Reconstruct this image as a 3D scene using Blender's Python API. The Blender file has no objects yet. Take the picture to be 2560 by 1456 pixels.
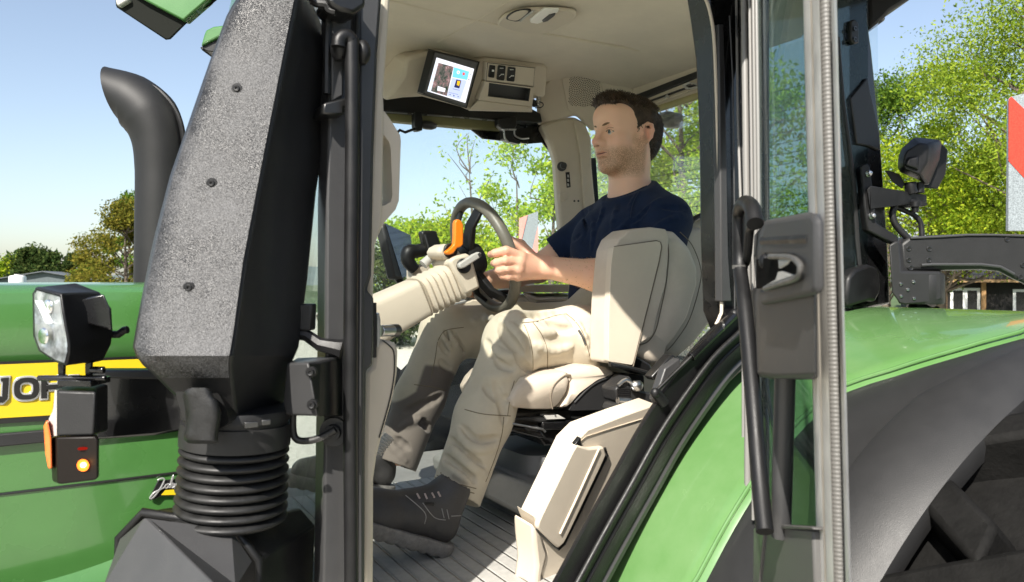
import bpy, math, random
import numpy as np
from mathutils import Vector, Matrix
from mathutils.bvhtree import BVHTree
random.seed(7); rng = np.random.default_rng(11)
C = bpy.context.scene.collection
V = Vector
# ---------------------------------------------------------------- camera model
# world: X = rearwards along the tractor, Y = across it (away from the viewer), Z = up; the lens sits at the origin
F, CX, HY = 1900.0, 1280.0, 700.0
YAW = math.radians(30)
AX = V((math.sin(YAW), math.cos(YAW), 0)); RT = V((math.cos(YAW), -math.sin(YAW), 0)); UP = V((0, 0, 1))
EYE_H = 1.95
def ray(px, py): return AX + RT*((px-CX)/F) + UP*((HY-py)/F)
def P(px, py, d=None, X=None, Y=None, Z=None, pl=None):
    r = ray(px, py)
    if d is not None: t = d
    elif X is not None: t = X/r.x
    elif Y is not None: t = Y/r.y
    elif Z is not None: t = Z/r.z
    else:
        p0, n = pl; t = p0.dot(n)/r.dot(n)
    return r*t
def crop(x0, y0, s): 
    s *= .9517
    return lambda u, v: (x0*.9517+u*s, y0*.9517+v*s)
def PL(pts, f=None, **k): return [P(*(f(*p) if f else p), **k) for p in pts]
kA=crop(0,0,900/1713); kB=crop(0,700,900/1579); kC=crop(780,0,720/1747); kD=crop(1300,0,700/1456)
kE=crop(1900,0,790/1438); kF=crop(1900,730,790/1438); kG=crop(950,500,650/1893); kH=crop(950,800,750/1496)
k1=crop(250,0,400/2532); k2=crop(750,0,300/1092); k3=crop(720,720,400/1213); k4=crop(960,880,240/1165)
k5=crop(1850,480,400/1004); k6=crop(1540,560,420/1092); k7=crop(1500,240,260/1456); k8=crop(1140,1080,400/1294)
t1=crop(0,700,350/822); t2=crop(250,850,650/1392); t3=crop(1040,130,440/2560); t4=crop(980,520,420/1911)
t5=crop(2220,340,470/1316); t6=crop(1700,0,400/1040); t7=crop(1500,900,500/1156); t8=crop(1280,0,280/1359)
# ---------------------------------------------------------------- materials
def newmat(name):
    m = bpy.data.materials.new(name); m.use_nodes = True
    nt = m.node_tree; nt.nodes.clear()
    return m, nt, nt.nodes.new, nt.links.new
def mat(name, col, rough=.5, metal=0, var=.0, vs=8, bump=0, bs=200, coat=0, spec=.5, sheen=0, btype='noise', col2=None, rvar=0, sss=0, bdist=.001, vmin=.35, vmax=.65):
    m, nt, N, L = newmat(name)
    o = N('ShaderNodeOutputMaterial'); b = N('ShaderNodeBsdfPrincipled'); L(b.outputs[0], o.inputs[0])
    b.inputs['Base Color'].default_value = (*col, 1); b.inputs['Roughness'].default_value = rough
    b.inputs['Metallic'].default_value = metal; b.inputs['Coat Weight'].default_value = coat
    b.inputs['Coat Roughness'].default_value = .06
    b.inputs['Specular IOR Level'].default_value = spec
    b.inputs['Sheen Weight'].default_value = sheen
    if sss: b.inputs['Subsurface Weight'].default_value = sss; b.inputs['Subsurface Scale'].default_value=.01; b.inputs['Subsurface Radius'].default_value=(1,.35,.2)
    tc = N('ShaderNodeTexCoord')
    if var or col2:
        n = N('ShaderNodeTexNoise'); n.inputs['Scale'].default_value = vs; n.inputs['Detail'].default_value = 6; n.inputs['Roughness'].default_value=.65
        L(tc.outputs['Object'], n.inputs['Vector'])
        r = N('ShaderNodeValToRGB'); L(n.outputs[0], r.inputs[0])
        c2 = col2 or tuple(c*(1+var) for c in col); c1 = tuple(c*(1-var) for c in col) if not col2 else col
        r.color_ramp.elements[0].position=vmin; r.color_ramp.elements[1].position=vmax
        r.color_ramp.elements[0].color = (*c1, 1); r.color_ramp.elements[1].color = (*c2, 1)
        L(r.outputs[0], b.inputs['Base Color'])
    if rvar:
        n = N('ShaderNodeTexNoise'); n.inputs['Scale'].default_value = vs*2; n.inputs['Detail'].default_value = 5
        L(tc.outputs['Object'], n.inputs['Vector'])
        mr = N('ShaderNodeMapRange'); mr.inputs[3].default_value=max(.02,rough-rvar); mr.inputs[4].default_value=min(1,rough+rvar)
        mr.inputs[1].default_value=.3; mr.inputs[2].default_value=.7
        L(n.outputs[0], mr.inputs[0]); L(mr.outputs[0], b.inputs['Roughness'])
    if bump:
        if btype=='voronoi': n = N('ShaderNodeTexVoronoi')
        elif btype=='wave': n = N('ShaderNodeTexWave')
        else: n = N('ShaderNodeTexNoise'); n.inputs['Detail'].default_value=3
        n.inputs['Scale'].default_value = bs; L(tc.outputs['Object'], n.inputs['Vector'])
        bp = N('ShaderNodeBump'); bp.inputs['Strength'].default_value = bump; bp.inputs['Distance'].default_value = bdist
        L(n.outputs[0], bp.inputs['Height']); L(bp.outputs[0], b.inputs['Normal'])
    return m
def glass(name, tint, refl=1.0, dust=.05):
    m, nt, N, L = newmat(name)
    o = N('ShaderNodeOutputMaterial'); mx = N('ShaderNodeMixShader'); tr = N('ShaderNodeBsdfTransparent'); gl = N('ShaderNodeBsdfGlossy')
    tr.inputs[0].default_value = (*tint, 1); gl.inputs['Roughness'].default_value=.01
    fr = N('ShaderNodeFresnel'); fr.inputs[0].default_value = 1.45
    mu = N('ShaderNodeMath'); mu.operation='MULTIPLY'; mu.inputs[1].default_value=refl
    L(fr.outputs[0], mu.inputs[0]); L(mu.outputs[0], mx.inputs[0]); L(tr.outputs[0], mx.inputs[1]); L(gl.outputs[0], mx.inputs[2])
    # a thin film of dust on the pane
    du=N('ShaderNodeBsdfTranslucent'); du.inputs[0].default_value=(.8,.79,.75,1); m2=N('ShaderNodeMixShader'); tc=N('ShaderNodeTexCoord'); nz=N('ShaderNodeTexNoise'); nz.inputs['Scale'].default_value=6; nz.inputs['Detail'].default_value=6; L(tc.outputs['Object'],nz.inputs['Vector'])
    mr=N('ShaderNodeMapRange'); mr.inputs[1].default_value=.3; mr.inputs[2].default_value=.75; mr.inputs[3].default_value=.012; mr.inputs[4].default_value=dust; L(nz.outputs[0],mr.inputs[0]); L(mr.outputs[0],m2.inputs[0]); L(mx.outputs[0],m2.inputs[1]); L(du.outputs[0],m2.inputs[2]); L(m2.outputs[0], o.inputs[0])
    return m
def emit(name, col, s):
    m, nt, N, L = newmat(name); o = N('ShaderNodeOutputMaterial'); e = N('ShaderNodeEmission')
    e.inputs[0].default_value=(*col,1); e.inputs[1].default_value=s; L(e.outputs[0], o.inputs[0]); return m
M = {}
M['green'] = mat('green_paint', (.048,.142,.034), .27, coat=.6, var=.08, vs=5, rvar=.06)
M['dustgreen'] = mat('dusty_green_paint', (.085,.19,.058), .22, coat=.7, col2=(.13,.235,.095), vs=4, rvar=.06, vmin=.40, vmax=.75)
M['yellow'] = mat('yellow_decal', (.56,.41,.012), .35, var=.04)
M['black'] = mat('black_plastic', (.0075,.0075,.008), .45, spec=.35, bump=.25, bs=900, var=.15, vs=14, rvar=.08)
M['blackgloss'] = mat('black_gloss_paint', (.006,.006,.0065), .25, coat=.4, rvar=.08, vs=10)
M['charcoal'] = mat('charcoal_plastic', (.019,.019,.0195), .45, spec=.35, bump=.35, bs=700, var=.06, vs=18, rvar=.03)
M['greyplast'] = mat('grey_plastic', (.040,.040,.041), .42, bump=.25, bs=600, var=.05, vs=12, rvar=.03)
M['rubber'] = mat('rubber', (.008,.008,.008), .5, bump=.3, bs=300, var=.3, vs=30, rvar=.1)
M['tyre'] = mat('tyre_rubber', (.0065,.0063,.006), .75, spec=.12, bump=.6, bs=120, var=.35, vs=18, bdist=.002)
M['beige'] = mat('beige_trim', (.57,.50,.40), .55, bump=.2, bs=900, var=.04, vs=6)
M['headliner'] = mat('headliner_cloth', (.62,.54,.42), .9, bump=.5, bs=1400, var=.06, vs=5, sheen=.2)
M['leather'] = mat('beige_leather', (.53,.46,.375), .5, bump=.35, bs=500, var=.07, vs=9, btype='voronoi')
M['lightgrey'] = mat('light_grey_plastic', (.42,.41,.385), .5, bump=.15, bs=800, var=.05)
M['housing'] = mat('door_plastic', (.040,.040,.041), .50, spec=.3, bump=.2, bs=800, var=.06, vs=6)
M['seamline'] = mat('seam_shadow', (.17,.14,.105), .8)
M['void'] = mat('dark_opening', (.003,.003,.003), .9, spec=.05)
M['metal'] = mat('bare_steel', (.55,.55,.55), .3, metal=1, rvar=.1)
M['darkmetal'] = mat('dark_steel', (.12,.12,.12), .35, metal=1, rvar=.1)
M['alu'] = mat('seal_grey', (.075,.073,.07), .45, var=.15, vs=20, rvar=.1)
M['glass'] = glass('clear_glass', (.95,.975,.965), .35)
M['tint'] = glass('tinted_glass', (.76,.84,.83), .22)
M['orange'] = mat('orange_plastic', (.85,.22,.01), .35)
M['amber'] = mat('amber_lens', (.8,.16,.03), .2, coat=.5)
M['amberdark'] = mat('smoked_amber_lens', (.006,.004,.003), .45, spec=.25)
M['bulb'] = emit('bulb_light', (1,.42,.08), 14)
M['white'] = mat('white_paint', (.75,.75,.73), .5)
M['lens'] = mat('lamp_reflector', (.75,.77,.78), .16, metal=1, bump=.8, bs=60, btype='voronoi', bdist=.004)
M['lensglass'] = glass('lamp_glass', (.92,.94,.95), 1.0)
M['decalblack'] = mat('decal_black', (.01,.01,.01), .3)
M['silver'] = mat('silver_print', (.62,.62,.62), .25, metal=.7)
# duct cover: perforated fine texture that glints; paler colour patches imitate glare
def cover_mat():
    m, nt, N, L = newmat('perforated_black_cover')
    o=N('ShaderNodeOutputMaterial'); b=N('ShaderNodeBsdfPrincipled'); L(b.outputs[0],o.inputs[0])
    tc=N('ShaderNodeTexCoord'); v=N('ShaderNodeTexVoronoi'); v.inputs['Scale'].default_value=900; L(tc.outputs['Object'],v.inputs['Vector'])
    n=N('ShaderNodeTexNoise'); n.inputs['Scale'].default_value=9; n.inputs['Detail'].default_value=9; n.inputs['Roughness'].default_value=.62; L(tc.outputs['Object'],n.inputs['Vector'])
    n2=N('ShaderNodeTexNoise'); n2.inputs['Scale'].default_value=600; n2.inputs['Detail'].default_value=2; L(tc.outputs['Object'],n2.inputs['Vector'])
    r=N('ShaderNodeValToRGB'); r.color_ramp.elements[0].position=.46; r.color_ramp.elements[1].position=.72
    r.color_ramp.elements[0].color=(.010,.010,.0105,1); r.color_ramp.elements[1].color=(.11,.11,.113,1)
    ad=N('ShaderNodeMath'); ad.operation='MULTIPLY_ADD'; ad.inputs[1].default_value=.5; L(n2.outputs[0],ad.inputs[0])
    mm=N('ShaderNodeMath'); mm.operation='MULTIPLY'; mm.inputs[1].default_value=.6; L(n.outputs[0],mm.inputs[0]); L(mm.outputs[0],ad.inputs[2]); L(ad.outputs[0],r.inputs[0])
    mr=N('ShaderNodeMapRange'); mr.inputs[1].default_value=.38; mr.inputs[2].default_value=.62; mr.inputs[3].default_value=.26; mr.inputs[4].default_value=.52; L(n.outputs[0],mr.inputs[0]); L(mr.outputs[0],b.inputs['Roughness'])
    L(r.outputs[0],b.inputs['Base Color']); b.inputs['Specular IOR Level'].default_value=.32
    bp=N('ShaderNodeBump'); bp.inputs['Strength'].default_value=.4; bp.inputs['Distance'].default_value=.0008; L(v.outputs['Distance'],bp.inputs['Height'])
    va=N('ShaderNodeVectorMath'); va.operation='SUBTRACT'; va.inputs[1].default_value=(.5,.5,.5); L(v.outputs['Color'],va.inputs[0])
    vb=N('ShaderNodeVectorMath'); vb.operation='MULTIPLY_ADD'; vb.inputs[1].default_value=(.36,.36,.36); L(va.outputs[0],vb.inputs[0]); L(bp.outputs[0],vb.inputs[2])
    vn=N('ShaderNodeVectorMath'); vn.operation='NORMALIZE'; L(vb.outputs[0],vn.inputs[0]); L(vn.outputs[0],b.inputs['Normal'])
    return m
M['cover']=cover_mat()
# ---------------------------------------------------------------- mesh helpers
class MB:
    def __init__(s): s.v=[]; s.f=[]; s.m=[]; s.cur=0
    def add(s, vs, fs):
        o=len(s.v); s.v += [tuple(v) for v in vs]; s.f += [tuple(i+o for i in f) for f in fs]; s.m += [s.cur]*len(fs); return s
    def loft(s, rings, cap=True, closed=True):
        n=len(rings[0]); vs=[p for r in rings for p in r]; fs=[]
        for k in range(len(rings)-1):
            for i in range(n if closed else n-1):
                j=(i+1)%n; fs.append((k*n+i, k*n+j, (k+1)*n+j, (k+1)*n+i))
        if cap and closed:
            fs.append(tuple(range(n))[::-1]); fs.append(tuple((len(rings)-1)*n+i for i in range(n)))
        return s.add(vs, fs)
    def slab(s, pts, vec): return s.loft([pts, [V(p)+V(vec) for p in pts]])
    def grid(s, rows):
        return s.loft(rows, cap=False, closed=False)
    def tube(s, path, r, seg=10, cap=True, samples=0, flat=None):
        path=[V(p) for p in path]
        rad = list(r) if isinstance(r,(list,tuple)) else [r]*len(path)
        if samples: path, rad = spline(path, rad, samples)
        rings=[]; up=None
        for i,p in enumerate(path):
            a=path[max(i-1,0)]; b=path[min(i+1,len(path)-1)]; t=(b-a).normalized()
            if up is None:
                up = V((0,0,1)) if abs(t.z)<.9 else V((1,0,0))
            u=(up-t*up.dot(t)).normalized(); w=t.cross(u); up=u
            fx = flat if flat else 1
            rings.append([p+(u*math.cos(q)*fx+w*math.sin(q))*rad[i] for q in [2*math.pi*k/seg for k in range(seg)]])
        return s.loft(rings, cap)
    def box(s, c, size, rot=None):
        c=V(c); R=rot or Matrix.Identity(3); x,y,z=[q/2 for q in size]
        a=[c+R@V(p) for p in [(-x,-y,-z),(x,-y,-z),(x,y,-z),(-x,y,-z)]]; b=[c+R@V(p) for p in [(-x,-y,z),(x,-y,z),(x,y,z),(-x,y,z)]]
        return s.loft([a,b])
    def lathe(s, base, axis, prof, seg=32):
        axis=V(axis).normalized(); u=axis.orthogonal().normalized(); w=axis.cross(u); base=V(base)
        return s.loft([[base+axis*h+(u*math.cos(q)+w*math.sin(q))*max(r,1e-4) for q in [2*math.pi*k/seg for k in range(seg)]] for h,r in prof])
    def ball(s, c, r, seg=16, sc=(1,1,1)):
        c=V(c); rings=[]
        for i in range(1,seg//2):
            th=math.pi*i/(seg//2)
            rings.append([c+V((r*sc[0]*math.sin(th)*math.cos(q), r*sc[1]*math.sin(th)*math.sin(q), r*sc[2]*math.cos(th))) for q in [2*math.pi*k/seg for k in range(seg)]])
        return s.loft(rings)
    def build(s, name, m, parent=None, bevel=0, seg=2, smooth=True, ang=38):
        me=bpy.data.meshes.new(name); me.from_pydata(s.v, [], s.f)
        ms = m if isinstance(m,(list,tuple)) else [m]
        for x in ms: me.materials.append(x)
        if len(ms)>1: me.polygons.foreach_set('material_index', s.m)
        o = mk(name, me, parent)
        fix_normals(me)
        if smooth:
            me.polygons.foreach_set('use_smooth',[True]*len(me.polygons)); me.set_sharp_from_angle(angle=math.radians(ang))
        if bevel:
            b=o.modifiers.new('bevel','BEVEL'); b.width=bevel; b.segments=seg; b.limit_method='ANGLE'; b.angle_limit=math.radians(35); b.harden_normals=False
        return o
import bmesh
def fix_normals(me):
    b=bmesh.new(); b.from_mesh(me); bmesh.ops.recalc_face_normals(b, faces=b.faces); b.to_mesh(me); b.free()
def spline(pts, rad, n):
    out=[]; ro=[]; k=len(pts)
    for i in range(k-1):
        p0=pts[max(i-1,0)]; p1=pts[i]; p2=pts[i+1]; p3=pts[min(i+2,k-1)]
        for j in range(n):
            t=j/n; out.append(.5*((2*p1)+(p2-p0)*t+(2*p0-5*p1+4*p2-p3)*t*t+(3*p1-p0-3*p2+p3)*t**3)); ro.append(rad[i]+(rad[i+1]-rad[i])*t)
    out.append(pts[-1]); ro.append(rad[-1]); return out, ro
def smooth2(pts, n=6, closed=True):
    pts=[V((*p,0)) for p in pts]; k=len(pts); out=[]
    for i in range(k if closed else k-1):
        p0=pts[(i-1)%k] if closed else pts[max(i-1,0)]; p1=pts[i]; p2=pts[(i+1)%k]; p3=pts[(i+2)%k] if closed else pts[min(i+2,k-1)]
        for j in range(n):
            t=j/n; q=.5*((2*p1)+(p2-p0)*t+(2*p0-5*p1+4*p2-p3)*t*t+(3*p1-p0-3*p2+p3)*t**3); out.append((q.x,q.y))
    if not closed: out.append((pts[-1].x,pts[-1].y))
    return out
def rnd(pts, r=.25, n=3):
    """round the corners of a 2d/3d outline"""
    out=[]; k=len(pts); pts=[V(p) for p in pts]
    for i in range(k):
        a=pts[i-1]; b=pts[i]; c=pts[(i+1)%k]; p=b+(a-b)*r; q=b+(c-b)*r
        for j in range(n+1):
            t=j/n; out.append((1-t)**2*p+2*t*(1-t)*b+t*t*q)
    return out
BASE={}
def mk(name, me, parent):
    o=bpy.data.objects.new(name, me); C.objects.link(o)
    if parent is not None:
        o.parent=parent; o.matrix_parent_inverse=Matrix.Translation(-V(BASE.get(parent.name,(0,0,0))))
    return o
def root(name, loc, label, cat, group=None):
    o=bpy.data.objects.new(name,None); C.objects.link(o); o.location=loc; o.empty_display_size=.2; BASE[o.name]=tuple(loc)
    o['label']=label; o['category']=cat
    if group: o['group']=group
    return o
def lab(o, t): o['label']=t; return o
def lerp(tab, x):
    for (a,b),(c,d) in zip(tab, tab[1:]):
        if x<=c: return b+(d-b)*(x-a)/(c-a) if c!=a else b
    return tab[-1][1]
GZ=-EYE_H
tractor = root('tractor', (1.2,1.8,GZ), 'green farm tractor with open cab door and beige cab interior, standing on gravel', 'tractor')
def part(mb, name, m, parent=None, **k): return mb.build(name, M[m] if isinstance(m,str) else m, parent or tractor, **k)
# ================================================================ HOOD, LAMPS AND DUCT (front of the tractor)
HYP=1.5
def hood():
    # side skin as a lofted sheet: rows go down, columns go along X; profile bulges
    prof=[(-.02,.30),(-.006,.10),(-.010,.03),(-.022,.005),(-.05,.0),(-.10,.004),(-.148,.010),(-.156,.020),(-.168,.022),(-.173,.004),(-.30,.0),(-.42,.004),(-.60,.02),(-.75,.06)]
    rows=[]
    for z,dy in prof:
        rows.append([V((x, HYP+dy+ (0.06*max(0,(-1.2-x))**2), z - (.02*max(0,-x-.3) if z>-.3 else 0))) for x in np.linspace(.24,-2.4,34)])
    b=MB(); b.grid(rows)
    far=[[V((p.x, 2*1.86-p.y, p.z)) for p in r] for r in rows]
    b.grid(far)
    b.grid([rows[0], far[0]])
    b.grid([[r[0] for r in rows],[r[0] for r in far]]); b.grid([[r[-1] for r in rows],[r[-1] for r in far]])
    h=part(b,'hood','green',ang=50)
    def strip(name, pts, m, y, th=.003, bev=0):
        q=PL(pts,Y=y); b=MB(); b.slab(q,(0,th,0)); return part(b,name,m,h,bevel=bev)
    strip('yellow_stripe',[(-300,916),(0,912),(480,893),(480,1018),(0,1046),(-300,1062)],'yellow',HYP-.004)
    strip('trim_line',[(-300,909),(0,905),(480,886),(480,892.5),(0,911.5),(-300,915)],'decalblack',HYP-.003)
    strip('trim_line',[(-300,1063),(0,1047),(480,1019),(480,1030),(0,1060),(-300,1078)],'decalblack',HYP-.003)
    strip('black_moulding',[(-300,1108),(0,1086),(540,1038),(540,1066),(0,1118),(-300,1146)],'charcoal',HYP-.012,.012,.002)
    # shut lines of the side panels
    b=MB(); b.tube(PL([(-200,1262),(0,1236),(300,1200),(520,1172)],Y=HYP+.0005),.0022,8); part(b,'shut_line','decalblack',h)
    # lower side step: curved green flank under the hood
    rows=[]
    for t in range(9):
        a=.75+t/8*.82; rows.append([P(px, py, Y=HYP)+V((0,-.05*math.sin(a),-.10+.10*math.cos(a)-.0)) for px,py in smooth2([(-250,1500),(0,1425),(180,1378),(330,1325),(520,1240)],4,False)])
    b=MB(); b.grid(rows); part(b,'side_step','green',h,ang=60)
    # letters standing on the yellow stripe
    def letters(sx, off, y, m, name):
        b=MB(); q=lambda u,w: P(-12+u*.93,1006-w*.95-.05*u,Y=y)
        def poly(o):
            b.slab([q(u,w) for u,w in o],(0,.002,0))
        k=off
        def ring(cx,cy,rx,ry,w):
            f=lambda v: math.copysign(abs(v)**.72, v); A=[2*math.pi*t/28 for t in range(28)]
            o=[q(cx+(rx+k)*f(math.cos(a)),cy+(ry+k)*f(math.sin(a))) for a in A]; i=[q(cx+(rx-w-k)*f(math.cos(a)),cy+(ry-w*.8-k)*f(math.sin(a))) for a in A]
            b.loft([[p+V((0,.002,0)) for p in i],i,o,[p+V((0,.002,0)) for p in o]],cap=False)
        # J
        poly([(-2-k,8-k),(6,-3-k),(22,-4-k),(34+k,6),(38+k,64+k),(14-k,64+k),(14-k,52-k),(19-k,52-k),(17-k,14),(8,16+k),(-2-k,20+k)])
        ring(84,31,35,30,18)
        # H
        for x in (122,170):
            poly([(x-k,2-k),(x+18+k,2-k),(x+18+k,60+k),(x-k,60+k)])
        poly([(138,24-k),(172,24-k),(172,39+k),(138,39+k)])
        # N
        poly([(200-k,2-k),(216+k,2-k),(216+k,58+k),(200-k,58+k)]); poly([(250-k,2-k),(266+k,2-k),(266+k,58+k),(250-k,58+k)]); poly([(206,58+k),(222+k,58+k),(262,2-k),(244-k,2-k)])
        return part(b,name,m,h,bevel=.0006)
    letters(1,4,HYP-.0062,'silver','lettering_edge'); letters(1,-1,HYP-.0085,'decalblack','lettering')
    # small script badge
    y=HYP-.004
    b=MB(); b.slab(PL([t2(*p) for p in [(302,992),(352,886),(520,870),(520,972),(372,972),(312,998)]],Y=y),(0,.003,0)); bd=part(b,'badge','decalblack',h,bevel=.0008)
    b=MB(); b.slab(PL([t2(*p) for p in [(372,966),(395,938),(520,930),(520,964)]],Y=y-.001),(0,.001,0)); part(b,'badge_stripe','yellow',h)
    b=MB()
    J=[[(350,884),(372,872),(390,880),(372,920),(345,960),(318,985),(310,980),(330,955),(365,935),(392,922)],[(402,905),(392,920),(402,926),(414,914),(406,903),(418,910)],[(418,926),(440,864),(436,864),(420,925),(434,900),(440,906),(434,924),(446,916)],[(450,900),(448,926),(458,904),(468,902),(466,922),(478,914)]]
    for st in J: b.tube(PL([t2(*p) for p in st],Y=y-.002),.0016,6,samples=4)
    part(b,'badge_script','silver',h)
    return h
hood()
# exhaust stack beyond the hood
def stack():
    D=2.1; q=lambda x,y,dd=0: P(x,y,d=D+dd)
    b=MB()
    path=[(400,900),(400,720),(402,560),(403,430),(398,350),(376,292),(335,256),(288,238)]
    rad=[.066,.066,.066,.066,.070,.076,.074,.066]
    pts=[q(*p) for p in path]
    ps,rs=spline(pts,rad,6); rings=[]
    for i,p in enumerate(ps):
        a=ps[max(i-1,0)]; c=ps[min(i+1,len(ps)-1)]; t=(c-a).normalized(); u=AX; w=t.cross(u).normalized()
        k=max(0,(i-len(ps)+9)/8)
        rings.append([p+(u*math.cos(s)+w*math.sin(s)*(1-.0*k))*rs[i]+ t*(k*.045*(-math.sin(s))) for s in [2*math.pi*j/28 for j in range(28)]])
    b.loft(rings,cap=False)
    inner=[[ps[i]+(r-ps[i])*.92 for r in rings[i]] for i in range(len(ps)-14,len(ps))]
    b.loft(inner,cap=False); b.loft([rings[-1],inner[-1]],cap=False)
    e=part(b,'exhaust_stack',mat('matt_black_stack',(.011,.011,.0115),.55,spec=.35,bump=.15,bs=500,var=.2,vs=9),ang=60)
    # raised seam along the outer bend
    b=MB(); b.tube([q(x,y,-.02) for x,y in [(300,190),(340,203),(390,222),(430,262),(452,310),(462,380)]],.007,8,samples=5); part(b,'stack_seam','black',e)
stack()
# ---- large leaning intake duct
def duct():
    Ll=[(-60,640),(0,590),(30,570),(165,520),(310,470),(440,425),(615,380),(728,357),(807,342),(867,332),(890,340),(912,356),(945,392),(985,432),(1010,470),(1046,500)]
    Rl=[(-60,757),(0,745),(125,720),(380,670),(650,618),(845,591),(905,580),(975,584),(1046,594)]
    Bl=[(-60,735),(0,770),(16,784),(112,824),(157,826),(282,808),(381,806),(480,790),(700,768),(872,746),(910,727),(1046,716)]
    ys=[-55,-20,0,16,40,75,112,157,200,240,282,330,381,440,480,540,600,650,700,740,780,807,830,850,867,890,912,945,985,1010,1030,1046]
    D0,D1=1.0,1.17
    lean=lambda y: (500-y)*.00012-((y-450)/450)**2*.018+.01 if y<890 else (500-890)*.00012-.0081+(y-890)/156*.075
    rings=[]; cov=[]
    for y in ys:
        l=lerp(Ll,y); r=lerp(Rl,y); k=max(lerp(Bl,y),r+14)
        dd = lean(y)        # lower end curls back to the bellows
        w=(r-l)
        ring=[P(l+30,y,d=D1+dd),P(l+3,y,d=D0+.045+dd),P(l,y,d=D0+.022+dd),P(l+3,y,d=D0+.007+dd),P(l+9,y,d=D0+dd),P(r-7,y,d=D0+dd),P(r-2,y,d=D0+.002+dd),P(r+3,y,d=D0+.006+dd),P(r+8,y,d=D0+.016+dd),P(r+(k-r)*.42,y,d=D0+.075+dd),P(r+(k-r)*.62,y,d=D0+.10+dd),P(k-4,y,d=D1-.015+dd),P(k,y,d=D1+dd)]
        rings.append(ring)
        if y<=975:
            e=0
            ce=[P(l+2.5,y,d=D0+.020+dd),P(l+4.5,y,d=D0+.004+dd),P(l+10,y,d=D0-.004+dd)]+[P(l+10+(w-20)*t,y,d=D0-.0045-.003*math.sin(math.pi*t)+dd) for t in (.2,.4,.6,.8)]+[P(r-10,y,d=D0-.004+dd),P(r-8,y,d=D0+.002+dd)]
            cov.append(ce)
    b=MB(); b.loft(rings); du=part(b,'intake_duct','charcoal',ang=28)
    b=MB(); b.grid(cov); part(b,'duct_cover','cover',du,ang=60)
    for px,py in ((592,222),(529,459),(472,720)):
        b=MB(); c=P(px,py,d=D0-.0075+lean(py))
        b.lathe(c,-AX,[(-.004,.0075),(.0,.0075),(.0006,.0068),(.0006,.0058)],20); b.lathe(c,-AX,[(0,.0048),(.002,.0046),(.0028,.0035),(.0026,.0018),(.001,.0015)],16); part(b,'screw','black',du)
    # dark arch where the drain valve leaves the housing
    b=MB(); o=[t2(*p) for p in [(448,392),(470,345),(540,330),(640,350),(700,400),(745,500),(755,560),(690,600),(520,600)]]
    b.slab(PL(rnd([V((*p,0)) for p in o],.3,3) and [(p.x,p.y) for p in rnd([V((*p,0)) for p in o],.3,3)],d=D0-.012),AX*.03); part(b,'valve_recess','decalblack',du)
    # drain valve: square soft tube with a waist
    rings=[]
    for v,l,r in [(372,520,640),(385,500,655),(404,490,664),(415,492,668),(440,500,690),(500,506,708),(545,510,706),(600,506,696),(630,496,692),(650,498,692),(668,520,690)]:
        c=((l+r)/2); hw=(r-l)/2; ring=[]
        for a in [2*math.pi*i/20 for i in range(20)]:
            e=.6; ca=math.copysign(abs(math.cos(a))**e,math.cos(a)); sa=math.copysign(abs(math.sin(a))**e,math.sin(a))
            ring.append(P(*t2(c+hw*ca, v+10*sa),d=.962+.022*sa))
        rings.append(ring)
    b=MB(); b.loft(rings); part(b,'drain_valve','rubber',du,ang=60)
    # collar + bellows
    top=P(592,1048,d=1.085); bot=P(577,1300,d=1.085); ax=(bot-top); L=ax.length
    b=MB(); b.lathe(top-ax.normalized()*.01,ax,[(-.008,.0725),(.0,.0745),(.006,.0745),(.0062,.071),(.013,.071),(.0132,.0745),(.03,.076),(.045,.0755)],44); part(b,'duct_collar','charcoal',du)
    b=MB(); pr=[(.028,.07)]; n=8; h0=.036; hp=(L-h0)/n
    for i in range(n):
        z=h0+i*hp
        for t in range(7):
            s=t/7; pr.append((z+s*hp, .0640+.0110*max(0,math.sin(math.pi*s))**.7 + .0035*i/n))
    pr.append((L,.07))
    b.lathe(top,ax,pr,48); part(b,'bellows',mat('bellows_rubber',(.008,.008,.008),.55,bump=.3,bs=150,var=.4,vs=25,rvar=.1),du,ang=70)
    b=MB()
    for q in range(6):
        a=q*.35-1.1; u=ax.normalized().orthogonal(); 
    c=P(628,1062,d=1.085-.074); b.box(c,(.018,.005,.008)); b.box(P(665,1056,d=1.085-.07),(.012,.005,.007)); part(b,'hose_clamp','darkmetal',du,bevel=.001)
    # box the bellows sits on: faceted
    f=kB
    A=P(*f(667,1160),d=1.0); B1=P(*f(553,1258),d=1.03); B2=P(*f(478,1470),d=.97); B3=P(*f(1000,1470),d=.90); C1=P(*f(1066,1215),d=1.03); C2=P(*f(1160,1360),d=1.03); C3=P(*f(1085,1480),d=.965)
    b=MB(); vs=[A,B1,B2,B3,C3,C2,C1]
    lo=[P(*f(478,1800),d=.97),P(*f(1000,1800),d=.9),P(*f(1085,1800),d=.965)]
    b.add(vs+lo,[(0,1,2,3),(0,3,4,6),(6,4,5),(2,7,8,3),(3,8,9,4)]); 
    bx=MB()
    outl=[(545,1250),(655,1128),(1075,1192),(1200,1350),(1190,1620),(470,1620)]
    fr=[P(*f(*p),d=1.045) for p in outl]
    top2=[P(*f(600,1215),d=1.3),P(*f(810,1108),d=1.26),P(*f(1385,1112),d=1.2),P(*f(1456,1192),d=1.2),P(*f(1440,1620),d=1.2),P(*f(520,1620),d=1.3)]
    bx.loft([fr,top2]); ib=part(bx,'intake_box','black',bevel=.004)
    part(b,'box_cover','greyplast',ib,smooth=False,bevel=.004)
    rim=[P(*f(*p),d=1.042) for p in [(545,1500),(549,1252),(658,1133),(1072,1198),(1193,1352),(1186,1620)]]
    bb=MB(); bb.tube(rim,.006,10); part(bb,'box_rim','black',ib)
duct()
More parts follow.
